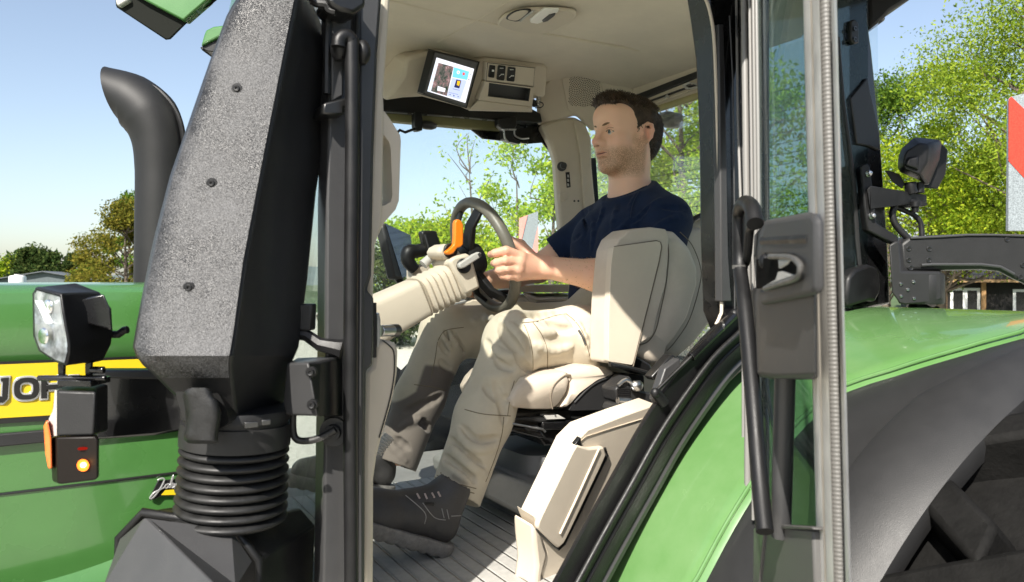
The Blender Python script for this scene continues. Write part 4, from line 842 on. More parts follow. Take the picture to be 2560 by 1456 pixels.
b=MB(); b.slab(PL([f(*p) for p in [(1030,790),(1060,770),(1200,675),(1262,648),(1298,655),(1300,700),(1270,725),(1110,830),(1060,850),(1035,835)]],Y=YC-.022),(0,.016,0)); part(b,'indicator_lever','lightgrey',sc,bevel=.006,seg=3)
b=MB(); b.slab(PL([f(*p) for p in [(1235,668),(1262,647),(1300,655),(1301,702),(1262,728)]],Y=YC-.0225),(0,.017,0)); part(b,'lever_tip','greyplast',sc,bevel=.005)
b=MB(); b.tube(PL([f(*p) for p in [(600,800),(700,705),(750,690)]],Y=1.86),[.014,.011,.010],10,samples=3); part(b,'tilt_lever','lightgrey',sc)
# steering wheel
WC=V((.963,1.82,.065)); wn=V((.949,0,.316)); wu=V((0,1,0)); ww=V((-.316,0,.949)); WR=.149
swp=lambda a,r,o=0: WC+wu*(math.cos(a)*r)+ww*(math.sin(a)*r)+wn*o
b=MB(); rings=[]
for i in range(64):
    a=2*math.pi*i/64; c=swp(a,WR); rd_=(c-WC).normalized(); rings.append([c+(rd_*math.cos(q)*.0145+wn*math.sin(q)*.0160) for q in [2*math.pi*j/14 for j in range(14)]])
rings.append(rings[0]); b.loft(rings,cap=False); sw=part(b,'steering_wheel',mat('wheel_leather',(.135,.125,.10),.42,bump=.3,bs=260,var=.12,vs=20),ang=80)
b=MB(); hub=WC-wn*.05
b.lathe(hub-wn*.02,wn,[(0,.03),(.01,.045),(.04,.048),(.055,.04),(.058,.001)],28); part(b,'hub','black',sw)
for a in (1.15,2.0,-1.1,-2.05):
    b=MB(); A0=hub+(swp(a,.03)-WC); A1=swp(a,.10,-.035); A2=swp(a,WR-.004); sd=wn.cross((A2-A0).normalized()).normalized(); rr=[]
    for c,wd,tk in ((A0,.020,.010),(A1,.017,.008),(A2,.016,.006)): rr.append([c+sd*wd+wn*tk,c-sd*wd+wn*tk,c-sd*wd-wn*tk,c+sd*wd-wn*tk])
    b.loft(rr); part(b,'spoke','black',sw,bevel=.003)
# armrest monitor and phone holder
MQ=lambda o=0:(P(*f(330,650),d=2.32)+V((.55,-.80,.15)).normalized()*o, V((.55,-.80,.15)).normalized())
mo=pslab('armrest_monitor',[(118,335),(148,298),(452,440),(520,890),(345,968),(270,962),(255,930)],'greyplast',.03,f=f,pl=MQ(0),bevel=.006)
pslab('screen',[(152,308),(448,446),(505,895),(350,955)],mat('dark_screen',(.02,.03,.05),.05,coat=1),.001,mo,f=f,pl=MQ(.002),bevel=0)
b=MB(); b.tube([P(*f(300,960),pl=MQ(-.02)),P(*f(380,1100),Y=2.2)],.012,8); part(b,'monitor_stalk','black',mo)
ph=pslab('phone_holder',[(575,405),(640,390),(772,395),(775,440),(818,560),(790,640),(690,690),(640,700),(600,500)],'decalblack',.03,f=f,Y=2.0,bevel=.006)
b=MB(); b.tube(PL([f(*p) for p in [(620,440),(690,690)]],Y=1.995),.003,6); part(b,'holder_edge','greyplast',ph)
b=MB(); b.tube(PL([f(*p) for p in [(640,610),(520,640),(430,650),(420,760),(500,860)]],Y=2.02),[.020,.019,.022,.02,.016],12,samples=4); part(b,'holder_arm','black',ph)
b=MB(); b.box(P(*f(540,1000),Y=2.05),(.06,.05,.10)); part(b,'holder_base','beige',ph,bevel=.01)
# ================================================================ SEAT
f=k6
def soft(name,pts,Y0,Y1,m,par,bev=.02,f=f,r=.18):
    pts=[f(*p) for p in pts]; pts=[(q.x,q.y) for q in rnd([V((*p,0)) for p in pts],r,3)]
    c=PL(pts,Y=Y0); cen=sum(c,V())/len(c); b=MB(); th=Y1-Y0
    g=lambda k,y: [V((cen.x+(p.x-cen.x)*k, y, cen.z+(p.z-cen.z)*k)) for p in c]
    b.loft([g(.86,Y0-bev*.0),g(.94,Y0+bev*.12),g(.985,Y0+bev*.45),g(1.0,Y0+bev),g(1.0,Y1-bev),g(.97,Y1-bev*.3),g(.88,Y1)]); return part(b,name,m,par,ang=70)
bk=soft('seat',[(600,140),(700,100),(800,92),(890,135),(922,230),(915,500),(860,760),(720,930),(630,1005),(530,1000),(500,700),(540,300)],1.60,2.07,'leather',None,.04)
soft('headrest',[(690,110),(720,60),(800,25),(960,10),(1000,60),(990,200),(880,160),(800,95)],1.68,1.98,'leather',bk,.03)
b=MB(); b.tube([P(*f(*p),Y=1.66) for p in [(690,105),(730,48),(810,12),(920,2),(1010,12)]],.009,10,samples=4); part(b,'back_shell','decalblack',bk)
soft('side_bolster',[(530,112),(620,118),(715,215),(772,360),(772,480),(700,720),(600,875),(545,935),(520,1045),(440,1032),(338,985),(345,890),(430,850),(500,640),(520,300)],1.50,1.60,'leather',bk,.035)
arm=[(180,330),(192,250),(225,175),(300,115),(440,96),(545,110),(566,160),(560,300),(545,480),(500,640),(455,840),(352,905),(305,1052),(146,1025),(150,800),(156,600)]
ar=pslab('armrest',arm,'leather',.075,bk,f=f,Y=1.478,r=.12,bevel=.02,)
ar.modifiers[0].segments=4
pslab('armrest_panel',[(186,232),(480,192),(505,200),(512,230),(495,330),(318,1040),(150,1014),(156,650),(172,330)],'beige',.02,bk,f=f,Y=1.472,r=.05,bevel=.005)
b=MB(); b.tube(PL([f(*p) for p in [(190,230),(480,189),(508,200),(516,232),(498,335),(400,730),(320,1048)]],Y=1.474),.0015,6); part(b,'panel_gap','seamline',bk)
b=MB(); b.tube(PL([f(*p) for p in [(535,118),(555,200),(562,300),(545,480),(500,700),(470,810),(420,880),(350,905)]],Y=1.4995),.0016,6,samples=4); part(b,'seam','seamline',bk)
b=MB(); b.tube(PL([f(*p) for p in [(160,1032),(310,1064),(460,1105)]],Y=1.47),.006,8); part(b,'armrest_underside','decalblack',bk)
b=MB(); b.tube(PL([f(*p) for p in [(640,130),(720,215),(778,360),(778,480),(706,725),(606,880),(552,940)]],Y=1.56),.0014,6,samples=4); part(b,'bolster_welt','seamline',bk)
pslab('armrest_hinge',[(330,965),(440,1030),(470,1100),(440,1120),(320,1070),(312,1040)],'decalblack',.08,bk,f=f,Y=1.5,bevel=.006)
f=kH
soft('seat_cushion',[(800,440),(850,385),(960,368),(1085,350),(1102,392),(1085,460),(1040,530),(1000,556),(900,556),(785,545),(770,500)],1.54,1.82,'leather',bk,.05,f)
soft('cushion_bolster',[(1070,352),(1180,320),(1300,330),(1340,360),(1250,390),(1140,470),(1075,545),(1040,545),(1095,470),(1105,390)],1.54,1.66,'leather',bk,.03,f)
b=MB(); b.tube(PL([f(*p) for p in [(1000,548),(990,480),(1010,420),(1060,375),(1095,370)]],Y=1.539),.0018,6,samples=3); part(b,'seam','seamline',bk)
pslab('seat_side_cover',[(1085,558),(1110,505),(1190,430),(1270,385),(1360,362),(1480,372),(1480,548)],'charcoal',.05,bk,f=f,Y=1.545,r=.1,bevel=.008)
b=MB(); b.tube(PL([f(*p) for p in [(1115,515),(1200,430),(1290,385),(1400,368)]],Y=1.543),.0022,6,samples=3); part(b,'cover_edge','greyplast',bk)
# suspension
ss=pslab('seat_suspension',[(810,562),(1090,548),(1480,552),(1480,600),(1200,640),(1160,700),(1100,735),(960,742),(930,700),(800,675),(800,562)],'decalblack',.22,f=f,Y=1.58,bevel=.008)
for pts,m_ in (([(780,600),(940,585),(1080,600),(940,622)],'charcoal'),([(945,615),(1130,608),(1130,655),(950,660)],'blackgloss'),([(770,635),(940,662),(965,700),(930,700),(770,662)],'blackgloss'),([(860,640),(935,640),(925,675),(890,690),(860,665)],'greyplast')):
    pslab('slide_rail',pts,m_,.03,ss,f=f,Y=1.56,bevel=.004)
pslab('pale_label',[(955,580),(1030,578),(1070,600),(970,604)],'lightgrey',.02,ss,f=f,Y=1.555,bevel=.001)
b=MB(); b.tube(PL([f(*p) for p in [(775,622),(950,655),(962,668)]],Y=1.553),.0028,8); part(b,'rail_rod','metal',ss)
b=MB(); b.tube(PL([f(*p) for p in [(1100,590),(1210,598)]],Y=1.575),.003,8); part(b,'rail_rod','metal',ss)
for v0,v1,dx in ((690,780,0),(775,835,-14),(830,900,-26)):
    pass
def folds():
    b=MB(); c=P(*f(860,800),Y=1.82); rings=[]
    for z,k in [(.055,.92),(.03,.96),(-.01,1.0),(-.018,.9),(-.028,.9),(-.036,1.04),(-.062,1.05),(-.07,.95),(-.08,.95),(-.088,1.09),(-.112,1.10),(-.12,1.0)]:
        o=rnd([V((c.x-.13*k,1.59-.2*(k-1),c.z+z)),V((c.x+.26*k,1.59-.2*(k-1),c.z+z)),V((c.x+.26*k,1.86,c.z+z)),V((c.x-.13*k,1.86,c.z+z))],.22,5); rings.append(o)
    b.loft(rings); return part(b,'suspension_bellows',mat('grey_rubber',(.13,.135,.135),.5,var=.1,rvar=.06),ss,ang=30)
folds()
pslab('seat_pedestal',[(640,930),(720,885),(1010,980),(940,1010),(1000,1180),(840,1110),(650,1010)],mat('pedestal_grey',(.20,.205,.195),.6,var=.12),.3,f=f,Y=1.56,bevel=.01)
b=MB(); b.slab([V((.95,1.56,-.596)),V((1.7,1.56,-.596)),V((1.7,2.0,-.596)),V((.95,2.0,-.596))],(0,0,.11)); part(b,'seat_plinth',mat('plinth_grey',(.15,.15,.145),.6,var=.1),ss,bevel=.02)
# belt buckle and clutter beside the seat
f=k6
bu=pslab('belt_buckle',[(445,1120),(580,968),(605,970),(636,1010),(520,1150),(500,1142),(470,1145)],'decalblack',.03,f=f,Y=1.40,bevel=.004)
b=MB(); b.slab(PL([f(*p) for p in [(500,1080),(560,1035),(565,1050),(510,1100)]],Y=1.396),(0,.01,0)); b.slab(PL([f(*p) for p in [(565,1030),(600,985),(606,995),(575,1040)]],Y=1.396),(0,.01,0)); part(b,'buckle_button','metal',bu)
bh=pslab('belt_holder',[(200,1200),(260,1150),(300,1110),(330,1165),(380,1175),(370,1210),(450,1230),(470,1290),(450,1340),(310,1320),(215,1290)],'charcoal',.06,f=f,Y=1.44,bevel=.01)
b=MB()
for i in range(6): b.tube(PL([f(*p) for p in [(212,1205+i*12),(298,1200+i*13)]],Y=1.437),.0024,6)
part(b,'webbing','black',bh)
b=MB(); b.ball(P(*f(345,1180),Y=1.43),.014,12,(1.3,1,1)); b.tube(PL([f(*p) for p in [(215,1280),(300,1285)]],Y=1.435),.008,8); b.tube(PL([f(*p) for p in [(215,1180),(270,1140),(330,1185)]],Y=1.435),.005,8,samples=3); part(b,'holder_metal','metal',bh)
pslab('holder_tray',[(195,1370),(220,1300),(310,1320),(440,1345),(440,1400),(230,1380)],'charcoal',.06,bh,f=f,Y=1.42,bevel=.008)
# ================================================================ THE DRIVER (grown as one distance field, meshed by surface nets)
class Field:
    def __init__(s, lo, hi, h):
        s.h=h; s.lo=np.array(lo,np.float32); s.n=np.ceil((np.array(hi)-s.lo)/h).astype(int)+1; s.a=np.full(s.n,.5,np.float32)
    def blk(s, lo, hi):
        i0=np.clip(np.floor((np.array(lo)-s.lo)/s.h).astype(int),0,s.n); i1=np.clip(np.ceil((np.array(hi)-s.lo)/s.h).astype(int)+1,0,s.n)
        if (i1<=i0).any(): return None
        g=[(s.lo[k]+np.arange(i0[k],i1[k],dtype=np.float32)*s.h) for k in range(3)]
        return (slice(i0[0],i1[0]),slice(i0[1],i1[1]),slice(i0[2],i1[2])), g[0][:,None,None], g[1][None,:,None], g[2][None,None,:]
    def mix(s, sl, d, k, sub=False, col=None):
        a=s.a[sl]
        if sub: 
            h=np.clip(.5-.5*(a+d)/k,0,1); s.a[sl]=a*(1-h)-d*h+k*h*(1-h)
        else:
            h=np.clip(.5+.5*(d-a)/k,0,1); s.a[sl]=d*(1-h)+a*h-k*h*(1-h)
    def cap(s, p, q, r0, r1, k=.01, sub=False):
        p=np.array(p,np.float32); q=np.array(q,np.float32); R=max(r0,r1)+k*1.3+.012
        t=s.blk(np.minimum(p,q)-R, np.maximum(p,q)+R)
        if t is None: return
        sl,x,y,z=t; d=q-p; L=max(float(d@d),1e-9); u=np.clip(((x-p[0])*d[0]+(y-p[1])*d[1]+(z-p[2])*d[2])/L,0,1)
        D=np.sqrt((x-p[0]-u*d[0])**2+(y-p[1]-u*d[1])**2+(z-p[2]-u*d[2])**2)-(r0+(r1-r0)*u); s.mix(sl,D,k,sub)
    def chain(s, pts, rad, k=.01, sub=False):
        for i in range(len(pts)-1): s.cap(pts[i],pts[i+1],rad[i],rad[i+1],k,sub)
    def ell(s, c, r, R=None, k=.01, sub=False):
        c=np.array(c,np.float32); m=max(r)+k*1.3+.012; t=s.blk(c-m,c+m)
        if t is None: return
        sl,x,y,z=t; x=x-c[0]; y=y-c[1]; z=z-c[2]
        if R is not None:
            R=np.array(R,np.float32); u=x*R[0,0]+y*R[0,1]+z*R[0,2]; v=x*R[1,0]+y*R[1,1]+z*R[1,2]; w=x*R[2,0]+y*R[2,1]+z*R[2,2]
        else: u,v,w=x,y,z
        k0=np.sqrt((u/r[0])**2+(v/r[1])**2+(w/r[2])**2); k1=np.sqrt((u/r[0]**2)**2+(v/r[1]**2)**2+(w/r[2]**2)**2)
        D=k0*(k0-1)/np.maximum(k1,1e-6); s.mix(sl,np.where(k0<1e-3,-min(r),D),k,sub)
    def half(s, p, n, k=.004):      # cut away what lies on the n side of p
        p=np.array(p,np.float32); n=np.array(n,np.float32); n/=np.linalg.norm(n); t=s.blk(s.lo,s.lo+s.n*s.h); sl,x,y,z=t
        D=(x-p[0])*n[0]+(y-p[1])*n[1]+(z-p[2])*n[2]; a=s.a; h=np.clip(.5-.5*(a-D)/k,0,1); s.a=(a*(1-h)+D*h+k*h*(1-h)).astype(np.float32)
    def mesh(s):
        a=s.a; S=a<0; n=np.array(a.shape)
        cnt=np.zeros(n-1,np.int8)
        for i in (0,1):
            for j in (0,1):
                for k in (0,1): cnt+=S[i:n[0]-1+i, j:n[1]-1+j, k:n[2]-1+k]
        act=np.argwhere((cnt>0)&(cnt<8)); idx=np.full(n-1,-1,np.int32); idx[tuple(act.T)]=np.arange(len(act))
        acc=np.zeros((len(act),3)); c=np.zeros(len(act))
        cor=[(i,j,k) for i in (0,1) for j in (0,1) for k in (0,1)]
        val={q:a[act[:,0]+q[0],act[:,1]+q[1],act[:,2]+q[2]] for q in cor}
        for p in cor:
            for ax in range(3):
                if p[ax]==0:
                    q=list(p); q[ax]=1; q=tuple(q); v0,v1=val[p],val[q]; m=(v0<0)!=(v1<0); t=np.where(m,v0/np.where(m,v0-v1,1),0)
                    pos=np.array(p,float)[None,:].repeat(len(act),0); pos[:,ax]=t; acc+=pos*m[:,None]; c+=m
        vs=s.lo+(act+acc/c[:,None])*s.h
        fs=[]
        for ax in range(3):
            sl0=[slice(1,-1)]*3; sl0[ax]=slice(0,-1); sl1=list(sl0); sl1[ax]=slice(1,None)
            A=S[tuple(sl0)]; B=S[tuple(sl1)]; e=np.argwhere(A!=B); off=np.ones(3,int); off[ax]=0; e=e+off
            u,v=(ax+1)%3,(ax+2)%3; du=np.zeros(3,int); du[u]=1; dv_=np.zeros(3,int); dv_[v]=1
            q=np.stack([idx[tuple((e-du-dv_).T)],idx[tuple((e-dv_).T)],idx[tuple(e.T)],idx[tuple((e-du).T)]],1)
            fl=S[tuple(e.T)]; q[~fl]=q[~fl][:,::-1]; fs.append(q)
        return vs, np.concatenate(fs)
def mesh_np(name, vs, fs, m, parent, smooth_it=0):
    me=bpy.data.meshes.new(name); n=len(fs); me.vertices.add(len(vs)); me.vertices.foreach_set('co',np.asarray(vs,np.float32).ravel()); me.loops.add(n*4); me.loops.foreach_set('vertex_index',fs.astype(np.int32).ravel()); me.polygons.add(n); me.polygons.foreach_set('loop_start',np.arange(0,n*4,4,dtype=np.int32)); me.polygons.foreach_set('use_smooth',np.ones(n,bool)); me.update(calc_edges=True); me.validate()
    me.materials.append(m); return mk(name,me,parent)
def relax(vs,fs,it=1,lam=.5):
    e=np.concatenate([fs[:,[0,1]],fs[:,[1,2]],fs[:,[2,3]],fs[:,[3,0]]])
    for _ in range(it):
        acc=np.zeros_like(vs); c=np.zeros(len(vs)); np.add.at(acc,e[:,0],vs[e[:,1]]); np.add.at(c,e[:,0],1); np.add.at(acc,e[:,1],vs[e[:,0]]); np.add.at(c,e[:,1],1)
        vs=vs*(1-lam)+lam*acc/c[:,None]
    return vs
person=root('person',(1.42,1.82,-.30),'man in navy t-shirt and beige work trousers sitting with both hands on the wheel','person')
X=lambda *p: np.array(p,float)
# ---- head frame: f forward, s to his left (towards the viewer), u up
ya=math.radians(-3); hf=X(-math.cos(ya),math.sin(ya),-.02); hf/=np.linalg.norm(hf); hu=X(0,0,1); hu=hu-hf*(hf@hu); hu/=np.linalg.norm(hu); hs_=np.cross(hu,hf)   # left of him = -Y
HC=np.array(P(1560,343,d=2.30))
HS=.93
hd=lambda f,s_,u: HC+(hf*f+hs_*s_+hu*u)*HS
HR=np.stack([hf,hs_,hu])
def rotR(R, ax, deg):
    M_=np.array(Matrix.Rotation(math.radians(deg),3,V(ax))); return R@M_.T
B=Field((.62,1.38,-.62),(1.66,2.24,.60),.0032)
def head(B):
    # skull and face masses
    B.ell(hd(-.012,0,.048),(.098,.076,.078),HR,.01)
    B.ell(hd(-.045,0,.030),(.070,.072,.072),HR,.02)
    B.ell(hd(.030,0,.030),(.060,.062,.072),HR,.02)
    B.ell(hd(.034,0,-.030),(.054,.056,.066),HR,.02)
    for sg in (-1,1):
        B.cap(hd(-.012,sg*.056,-.048),hd(.068,sg*.020,-.098),.019,.017,.025)     # jaw line
        B.cap(hd(-.020,sg*.060,-.005),hd(-.012,sg*.057,-.050),.014,.018,.025)
        B.ell(hd(.056,sg*.043,-.018),(.024,.022,.018),HR,.022)                      # cheekbone
        B.ell(hd(.050,sg*.036,-.055),(.028,.022,.026),HR,.025)
    B.ell(hd(.074,0,-.098),(.019,.023,.016),HR,.018)                               # chin
    B.cap(hd(.03,0,-.09),hd(-.02,0,-.09),.035,.04,.03)
    B.ell(hd(.062,0,.062),(.038,.056,.040),HR,.02)                                 # forehead
    for sg in (-1,1): B.cap(hd(.090,sg*.012,.026),hd(.068,sg*.046,.028),.010,.008,.012)   # brow
    for sg in (-1,1): B.ell(hd(.101,sg*.030,.007),(.020,.018,.0135),HR,.012,True)   # eye sockets
    # nose
    B.cap(hd(.096,0,.020),hd(.117,0,-.020),.0075,.0095,.012); B.ell(hd(.118,0,-.027),(.0125,.0115,.0105),HR,.008)
    for sg in (-1,1): B.ell(hd(.104,sg*.0135,-.031),(.0125,.0085,.009),HR,.007)
    B.cap(hd(.090,0,-.036),hd(.084,0,-.060),.020,.020,.016)
    for sg in (-1,1): B.ell(hd(.113,sg*.008,-.038),(.005,.0035,.003),HR,.003,True)
    # lips, parted
    B.cap(hd(.0985,-.012,-.0535),hd(.0985,.012,-.0535),.0062,.0062,.006); 
    for sg in (-1,1): B.cap(hd(.0985,sg*.012,-.0540),hd(.088,sg*.025,-.0590),.0058,.003,.006)
    B.cap(hd(.096,-.011,-.0695),hd(.096,.011,-.0695),.0070,.0070,.007)
    for sg in (-1,1): B.cap(hd(.096,sg*.011,-.069),hd(.087,sg*.023,-.0625),.0064,.003,.006)
    B.cap(hd(.104,-.017,-.0612),hd(.104,.017,-.0612),.0052,.0052,.002,True)
    B.cap(hd(.099,-.012,-.080),hd(.099,.012,-.080),.005,.005,.010,True)
    # eyelids
    for sg in (-1,1):
        B.ell(hd(.0765,sg*.0305,.006),(.0135,.0160,.0125),HR,.004)
        B.cap(hd(.0900,sg*.019,.0045),hd(.0820,sg*.043,.0040),.0030,.0026,.003,True)
    # ear (near one in detail)
    for sg in (-1,1):
        e=lambda f,u,o=0: hd(f,sg*(.076+o),u)
        B.ell(hd(-.020,sg*.072,-.002),(.017,.009,.029),HR,.008)
        B.chain([e(-.006,.008,.002),e(-.010,.024,.008),e(-.022,.031,.013),e(-.036,.026,.016),e(-.041,.010,.016),e(-.036,-.010,.013),e(-.024,-.024,.008),e(-.013,-.032,.003)],[.0042,.0046,.0050,.0052,.005,.005,.0055,.0062],.004)
        B.ell(e(-.020,-.002,.012),(.009,.008,.016),HR,.004,True); B.cap(e(-.030,.014,.010),e(-.030,-.010,.010),.0034,.0034,.003); B.ell(e(-.008,-.004,.006),(.005,.005,.008),HR,.004)
    # neck
    nb=X(1.475,1.82,.235); B.cap(hd(-.030,0,-.05),nb+X(-.005,0,0),.054,.056,.03); B.cap(hd(-.02,.018,-.085),nb+X(-.035,-.03,-.02),.040,.032,.03); B.cap(hd(-.02,-.018,-.085),nb+X(-.035,.03,-.02),.040,.032,.03)
    for sg in (-1,1): B.cap(hd(-.035,sg*.045,-.045),nb+X(-.05,-sg*.03,-.03),.016,.014,.02)
    B.cap(nb+X(.01,0,.02),nb+X(.01,-.12,-.055),.040,.030,.04); B.cap(nb+X(.01,0,.02),nb+X(.01,.12,-.055),.040,.030,.04)
head(B)
# torso under the shirt
sl_=X(1.455,1.635,.155); sr_=X(1.44,2.005,.155)
B.cap((1.47,1.82,.15),(1.44,1.82,-.10),.09,.10,.03); B.cap(sl_+X(0,.04,-.01),sr_-X(0,.04,.01),.045,.045,.03)
B.cap((1.43,1.75,.10),(1.42,1.75,-.15),.10,.09,.03); B.cap((1.43,1.89,.10),(1.42,1.89,-.15),.10,.09,.03)
# arms
WRp=np.array(swp(math.pi,WR)); 
eL=X(1.345,1.575,-.012); wL=np.array(P(1356,667,Y=1.655))
eR=X(1.31,2.10,.035); wR=np.array(swp(math.radians(-30),WR))+X(.065,.045,.0)
B.chain([sl_,eL,],[.052,.042],.02); B.chain([eL,eL*.55+wL*.45,wL],[.043,.042,.0275],.02); B.cap(eL*.75+wL*.25+X(0,0,.004),eL*.45+wL*.55+X(0,-.004,0),.043,.037,.02)
B.chain([sr_,eR],[.052,.042],.02); B.chain([eR,eR*.55+wR*.45,wR],[.042,.040,.026],.02)
# hands. g(u,v,d) reads a point of the photograph at a given depth
g=lambda u,v,dd: np.array(P(*kG(u,v),d=dd))
def finger(pts,r,k=.003): B.chain(pts,r,k)
# left palm: from the wrist to the knuckles, back of the hand to the viewer
dW=float(V(wL).dot(AX))
B.cap(wL,g(1265,600,1.945),.027,.027,.02)
for (u,v,dd) in ((1225,510,1.915),(1215,560,1.905),(1205,612,1.905),(1195,655,1.915)):
    B.cap(g(1335,590,1.955),g(u,v,dd),.0225,.0150,.014)
finger([g(1225,508,1.912),g(1105,462,1.888),g(1020,482,1.893),g(988,492,1.925)],[.0128,.0118,.0105,.009])
finger([g(1212,560,1.902),g(1100,540,1.880),g(1030,556,1.888),g(1010,560,1.925)],[.0126,.0118,.0105,.009])
finger([g(1203,612,1.902),g(1110,606,1.882),g(1052,612,1.890),g(1035,615,1.925)],[.0122,.0112,.010,.0088])
finger([g(1195,655,1.912),g(1125,660,1.892),g(1078,655,1.898),g(1062,650,1.928)],[.0112,.010,.009,.008])
finger([g(1300,520,1.955),g(1215,420,1.965),g(1130,385,1.968),g(1070,338,1.965)],[.018,.0140,.0118,.0095],.006)
for (u,v,dd) in ((1225,505,1.904),(1213,558,1.893),(1203,610,1.893),(1195,655,1.904)): B.ell(g(u,v,dd),(.009,.009,.009),None,.01)
# creases between the fingers stay open by a fine groove
for v0,v1,u0 in ((505,512,1180),(572,578,1180),(632,634,1170)): B.cap(g(u0,v0,1.882),g(1010,v1,1.868),.0022,.003,.004,True)
# right hand on the far side of the rim
for i,a in enumerate((-22,-29,-36,-43)):
    c=swp(math.radians(a),WR); o=swp(math.radians(a),WR+.024); inn=swp(math.radians(a),WR-.024)
    B.chain([np.array(o+wn*.012),np.array(c+wn*-.024),np.array(inn+wn*-.006)],[.0115,.0105,.009],.003); B.cap(wR,np.array(o+wn*.016),.022,.015,.012)
B.chain([wR,np.array(swp(math.radians(-25),WR)+wn*.026),np.array(swp(math.radians(-8),WR-.012)+wn*.022)],[.018,.0125,.0095],.006)
# hips and legs, hidden in the trousers, so the body is whole
hL,hR_=X(1.42,1.715,-.175),X(1.42,1.925,-.175); kL,kR=X(.955,1.645,-.155),X(.925,1.975,-.150); aL,aR=X(.772,1.575,-.470),X(.770,1.945,-.470)
for h_,k_,a_ in ((hL,kL,aL),(hR_,kR,aR)): B.chain([h_,k_,a_],[.07,.05,.036],.02)
B.cap(hL,hR_,.08,.08,.04)
vs,fs=B.mesh(); vs=relax(vs,fs,1,.35)
# ---- skin: stubble, flush and lips are colour of the skin itself
def skinmat():
    m,nt,N,L=newmat('skin'); o=N('ShaderNodeOutputMaterial'); b=N('ShaderNodeBsdfPrincipled'); L(b.outputs[0],o.inputs[0]); at_=N('ShaderNodeAttribute'); at_.attribute_name='tint'
    tc=N('ShaderNodeTexCoord'); n=N('ShaderNodeTexNoise'); n.inputs['Scale'].default_value=420; n.inputs['Detail'].default_value=3; L(tc.outputs['Object'],n.inputs['Vector'])
    sp_=N('ShaderNodeSeparateColor'); L(at_.outputs['Color'],sp_.inputs[0])
    base=N('ShaderNodeMix'); base.data_type='RGBA'; base.inputs[6].default_value=(.80,.49,.335,1); base.inputs[7].default_value=(.74,.34,.24,1); L(sp_.outputs[0],base.inputs[0])
    st=N('ShaderNodeMix'); st.data_type='RGBA'; st.inputs[7].default_value=(.33,.19,.10,1); L(base.outputs[2],st.inputs[6])
    mr=N('ShaderNodeMapRange'); mr.inputs[1].default_value=.36; mr.inputs[2].default_value=.62; mr.inputs[3].default_value=.25; L(n.outputs[0],mr.inputs[0]); mu=N('ShaderNodeMath'); mu.operation='MULTIPLY'; L(mr.outputs[0],mu.inputs[0]); L(sp_.outputs[1],mu.inputs[1]); L(mu.outputs[0],st.inputs[0])
    L(st.outputs[2],b.inputs['Base Color']); b.inputs['Roughness'].default_value=.48; b.inputs['Subsurface Weight'].default_value=.25; b.inputs['Subsurface Radius'].default_value=(1,.35,.2); b.inputs['Subsurface Scale'].default_value=.006
    bp=N('ShaderNodeBump'); bp.inputs['Strength'].default_value=.12; bp.inputs['Distance'].default_value=.001; L(n.outputs[0],bp.inputs['Height']); L(bp.outputs[0],b.inputs['Normal']); return m
body=mesh_np('body',vs,fs,skinmat(),person)
loc=(vs-HC)@HR.T/HS   # f,s,u of every vertex
f_,s_,u_=loc[:,0],loc[:,1],loc[:,2]
ss_=lambda x,a,b_: np.clip((x-a)/(b_-a),0,1)**2*(3-2*np.clip((x-a)/(b_-a),0,1))
inh=(np.abs(s_)<.11)&(u_>-.14)&(u_<.16)&(np.abs(f_)<.15)
stub=ss_(-u_,.030+0*u_,.062)*ss_(f_,-.035,.01)*ss_(u_,-.150,-.112)
stub=np.maximum(stub,ss_(f_,-.03,-.015)*ss_(-f_,-.03,-.005)*ss_(-u_,-.012,.02)*.8*ss_(u_,-.14,-.11))
stub*=1-np.exp(-((u_+.061)/.010)**2-((s_)/.028)**2)*.9*(f_>.07)
stub[~inh]=0
red=np.zeros(len(vs)); red+=np.exp(-((f_-.118)/.02)**2-((u_+.025)/.016)**2-(s_/.018)**2)*.75*inh; red+=inh*np.exp(-((f_+.026)/.024)**2-(u_/.034)**2)*(np.abs(s_)>.072)*.75
red+=inh*np.exp(-((f_-.096)/.018)**2-((u_+.0625)/.0105)**2-(s_/.026)**2)*1.1; red+=inh*np.exp(-((f_-.07)/.03)**2-((u_+.02)/.02)**2-((np.abs(s_)-.045)/.02)**2)*.25
hand=(vs[:,0]<1.06)&(vs[:,2]>-.15); red[hand]+=.38
red+=np.random.default_rng(3).normal(size=len(vs))*.02
ca=body.data.color_attributes.new('tint','FLOAT_COLOR','POINT'); colr=np.stack([np.clip(red,0,1),np.clip(stub,0,1),0*red,0*red+1],1).astype(np.float32); ca.data.foreach_set('color',colr.ravel())
# eyes, teeth, brows
for sg in (-1,1):
    c=V(hd(.0775,sg*.0305,.0045)); b=MB(); b.ball(c,.0122,18); e_=part(b,'eye',mat('eye_white',(.62,.57,.53),.15,coat=.5),person,ang=80)
    look=V(hf*.99+hs_*(.10)).normalized(); b=MB(); b.lathe(c+look*.0113,look,[(-.001,.0056),(.0008,.0052),(.0014,.003),(.0015,.0002)],18); part(b,'iris',mat('iris',(.06,.075,.07),.1,coat=1),e_); b=MB(); b.lathe(c+look*.0127,look,[(-.0004,.0024),(.0003,.002),(.0004,.0002)],14); part(b,'pupil','decalblack',e_)
    b=MB(); b.tube([V(hd(.1005-.006*t-.019*t*t,sg*(.013+.034*t),.0255+.007*math.sin(t*2.2)-.002*t)) for t in np.linspace(0,1,7)],[.0028,.0046,.0052,.0050,.0044,.0034,.0016],8,flat=.6); part(b,'eyebrow',mat('brow_hair',(.17,.10,.05),.8),person)
    b=MB(); b.tube([V(hd(.0905,sg*.018,.0062)),V(hd(.0915,sg*.028,.0105)),V(hd(.0868,sg*.039,.0088)),V(hd(.0800,sg*.045,.004))],.0011,6,samples=3); part(b,'lash_line',mat('lash',(.05,.03,.02),.7),person)
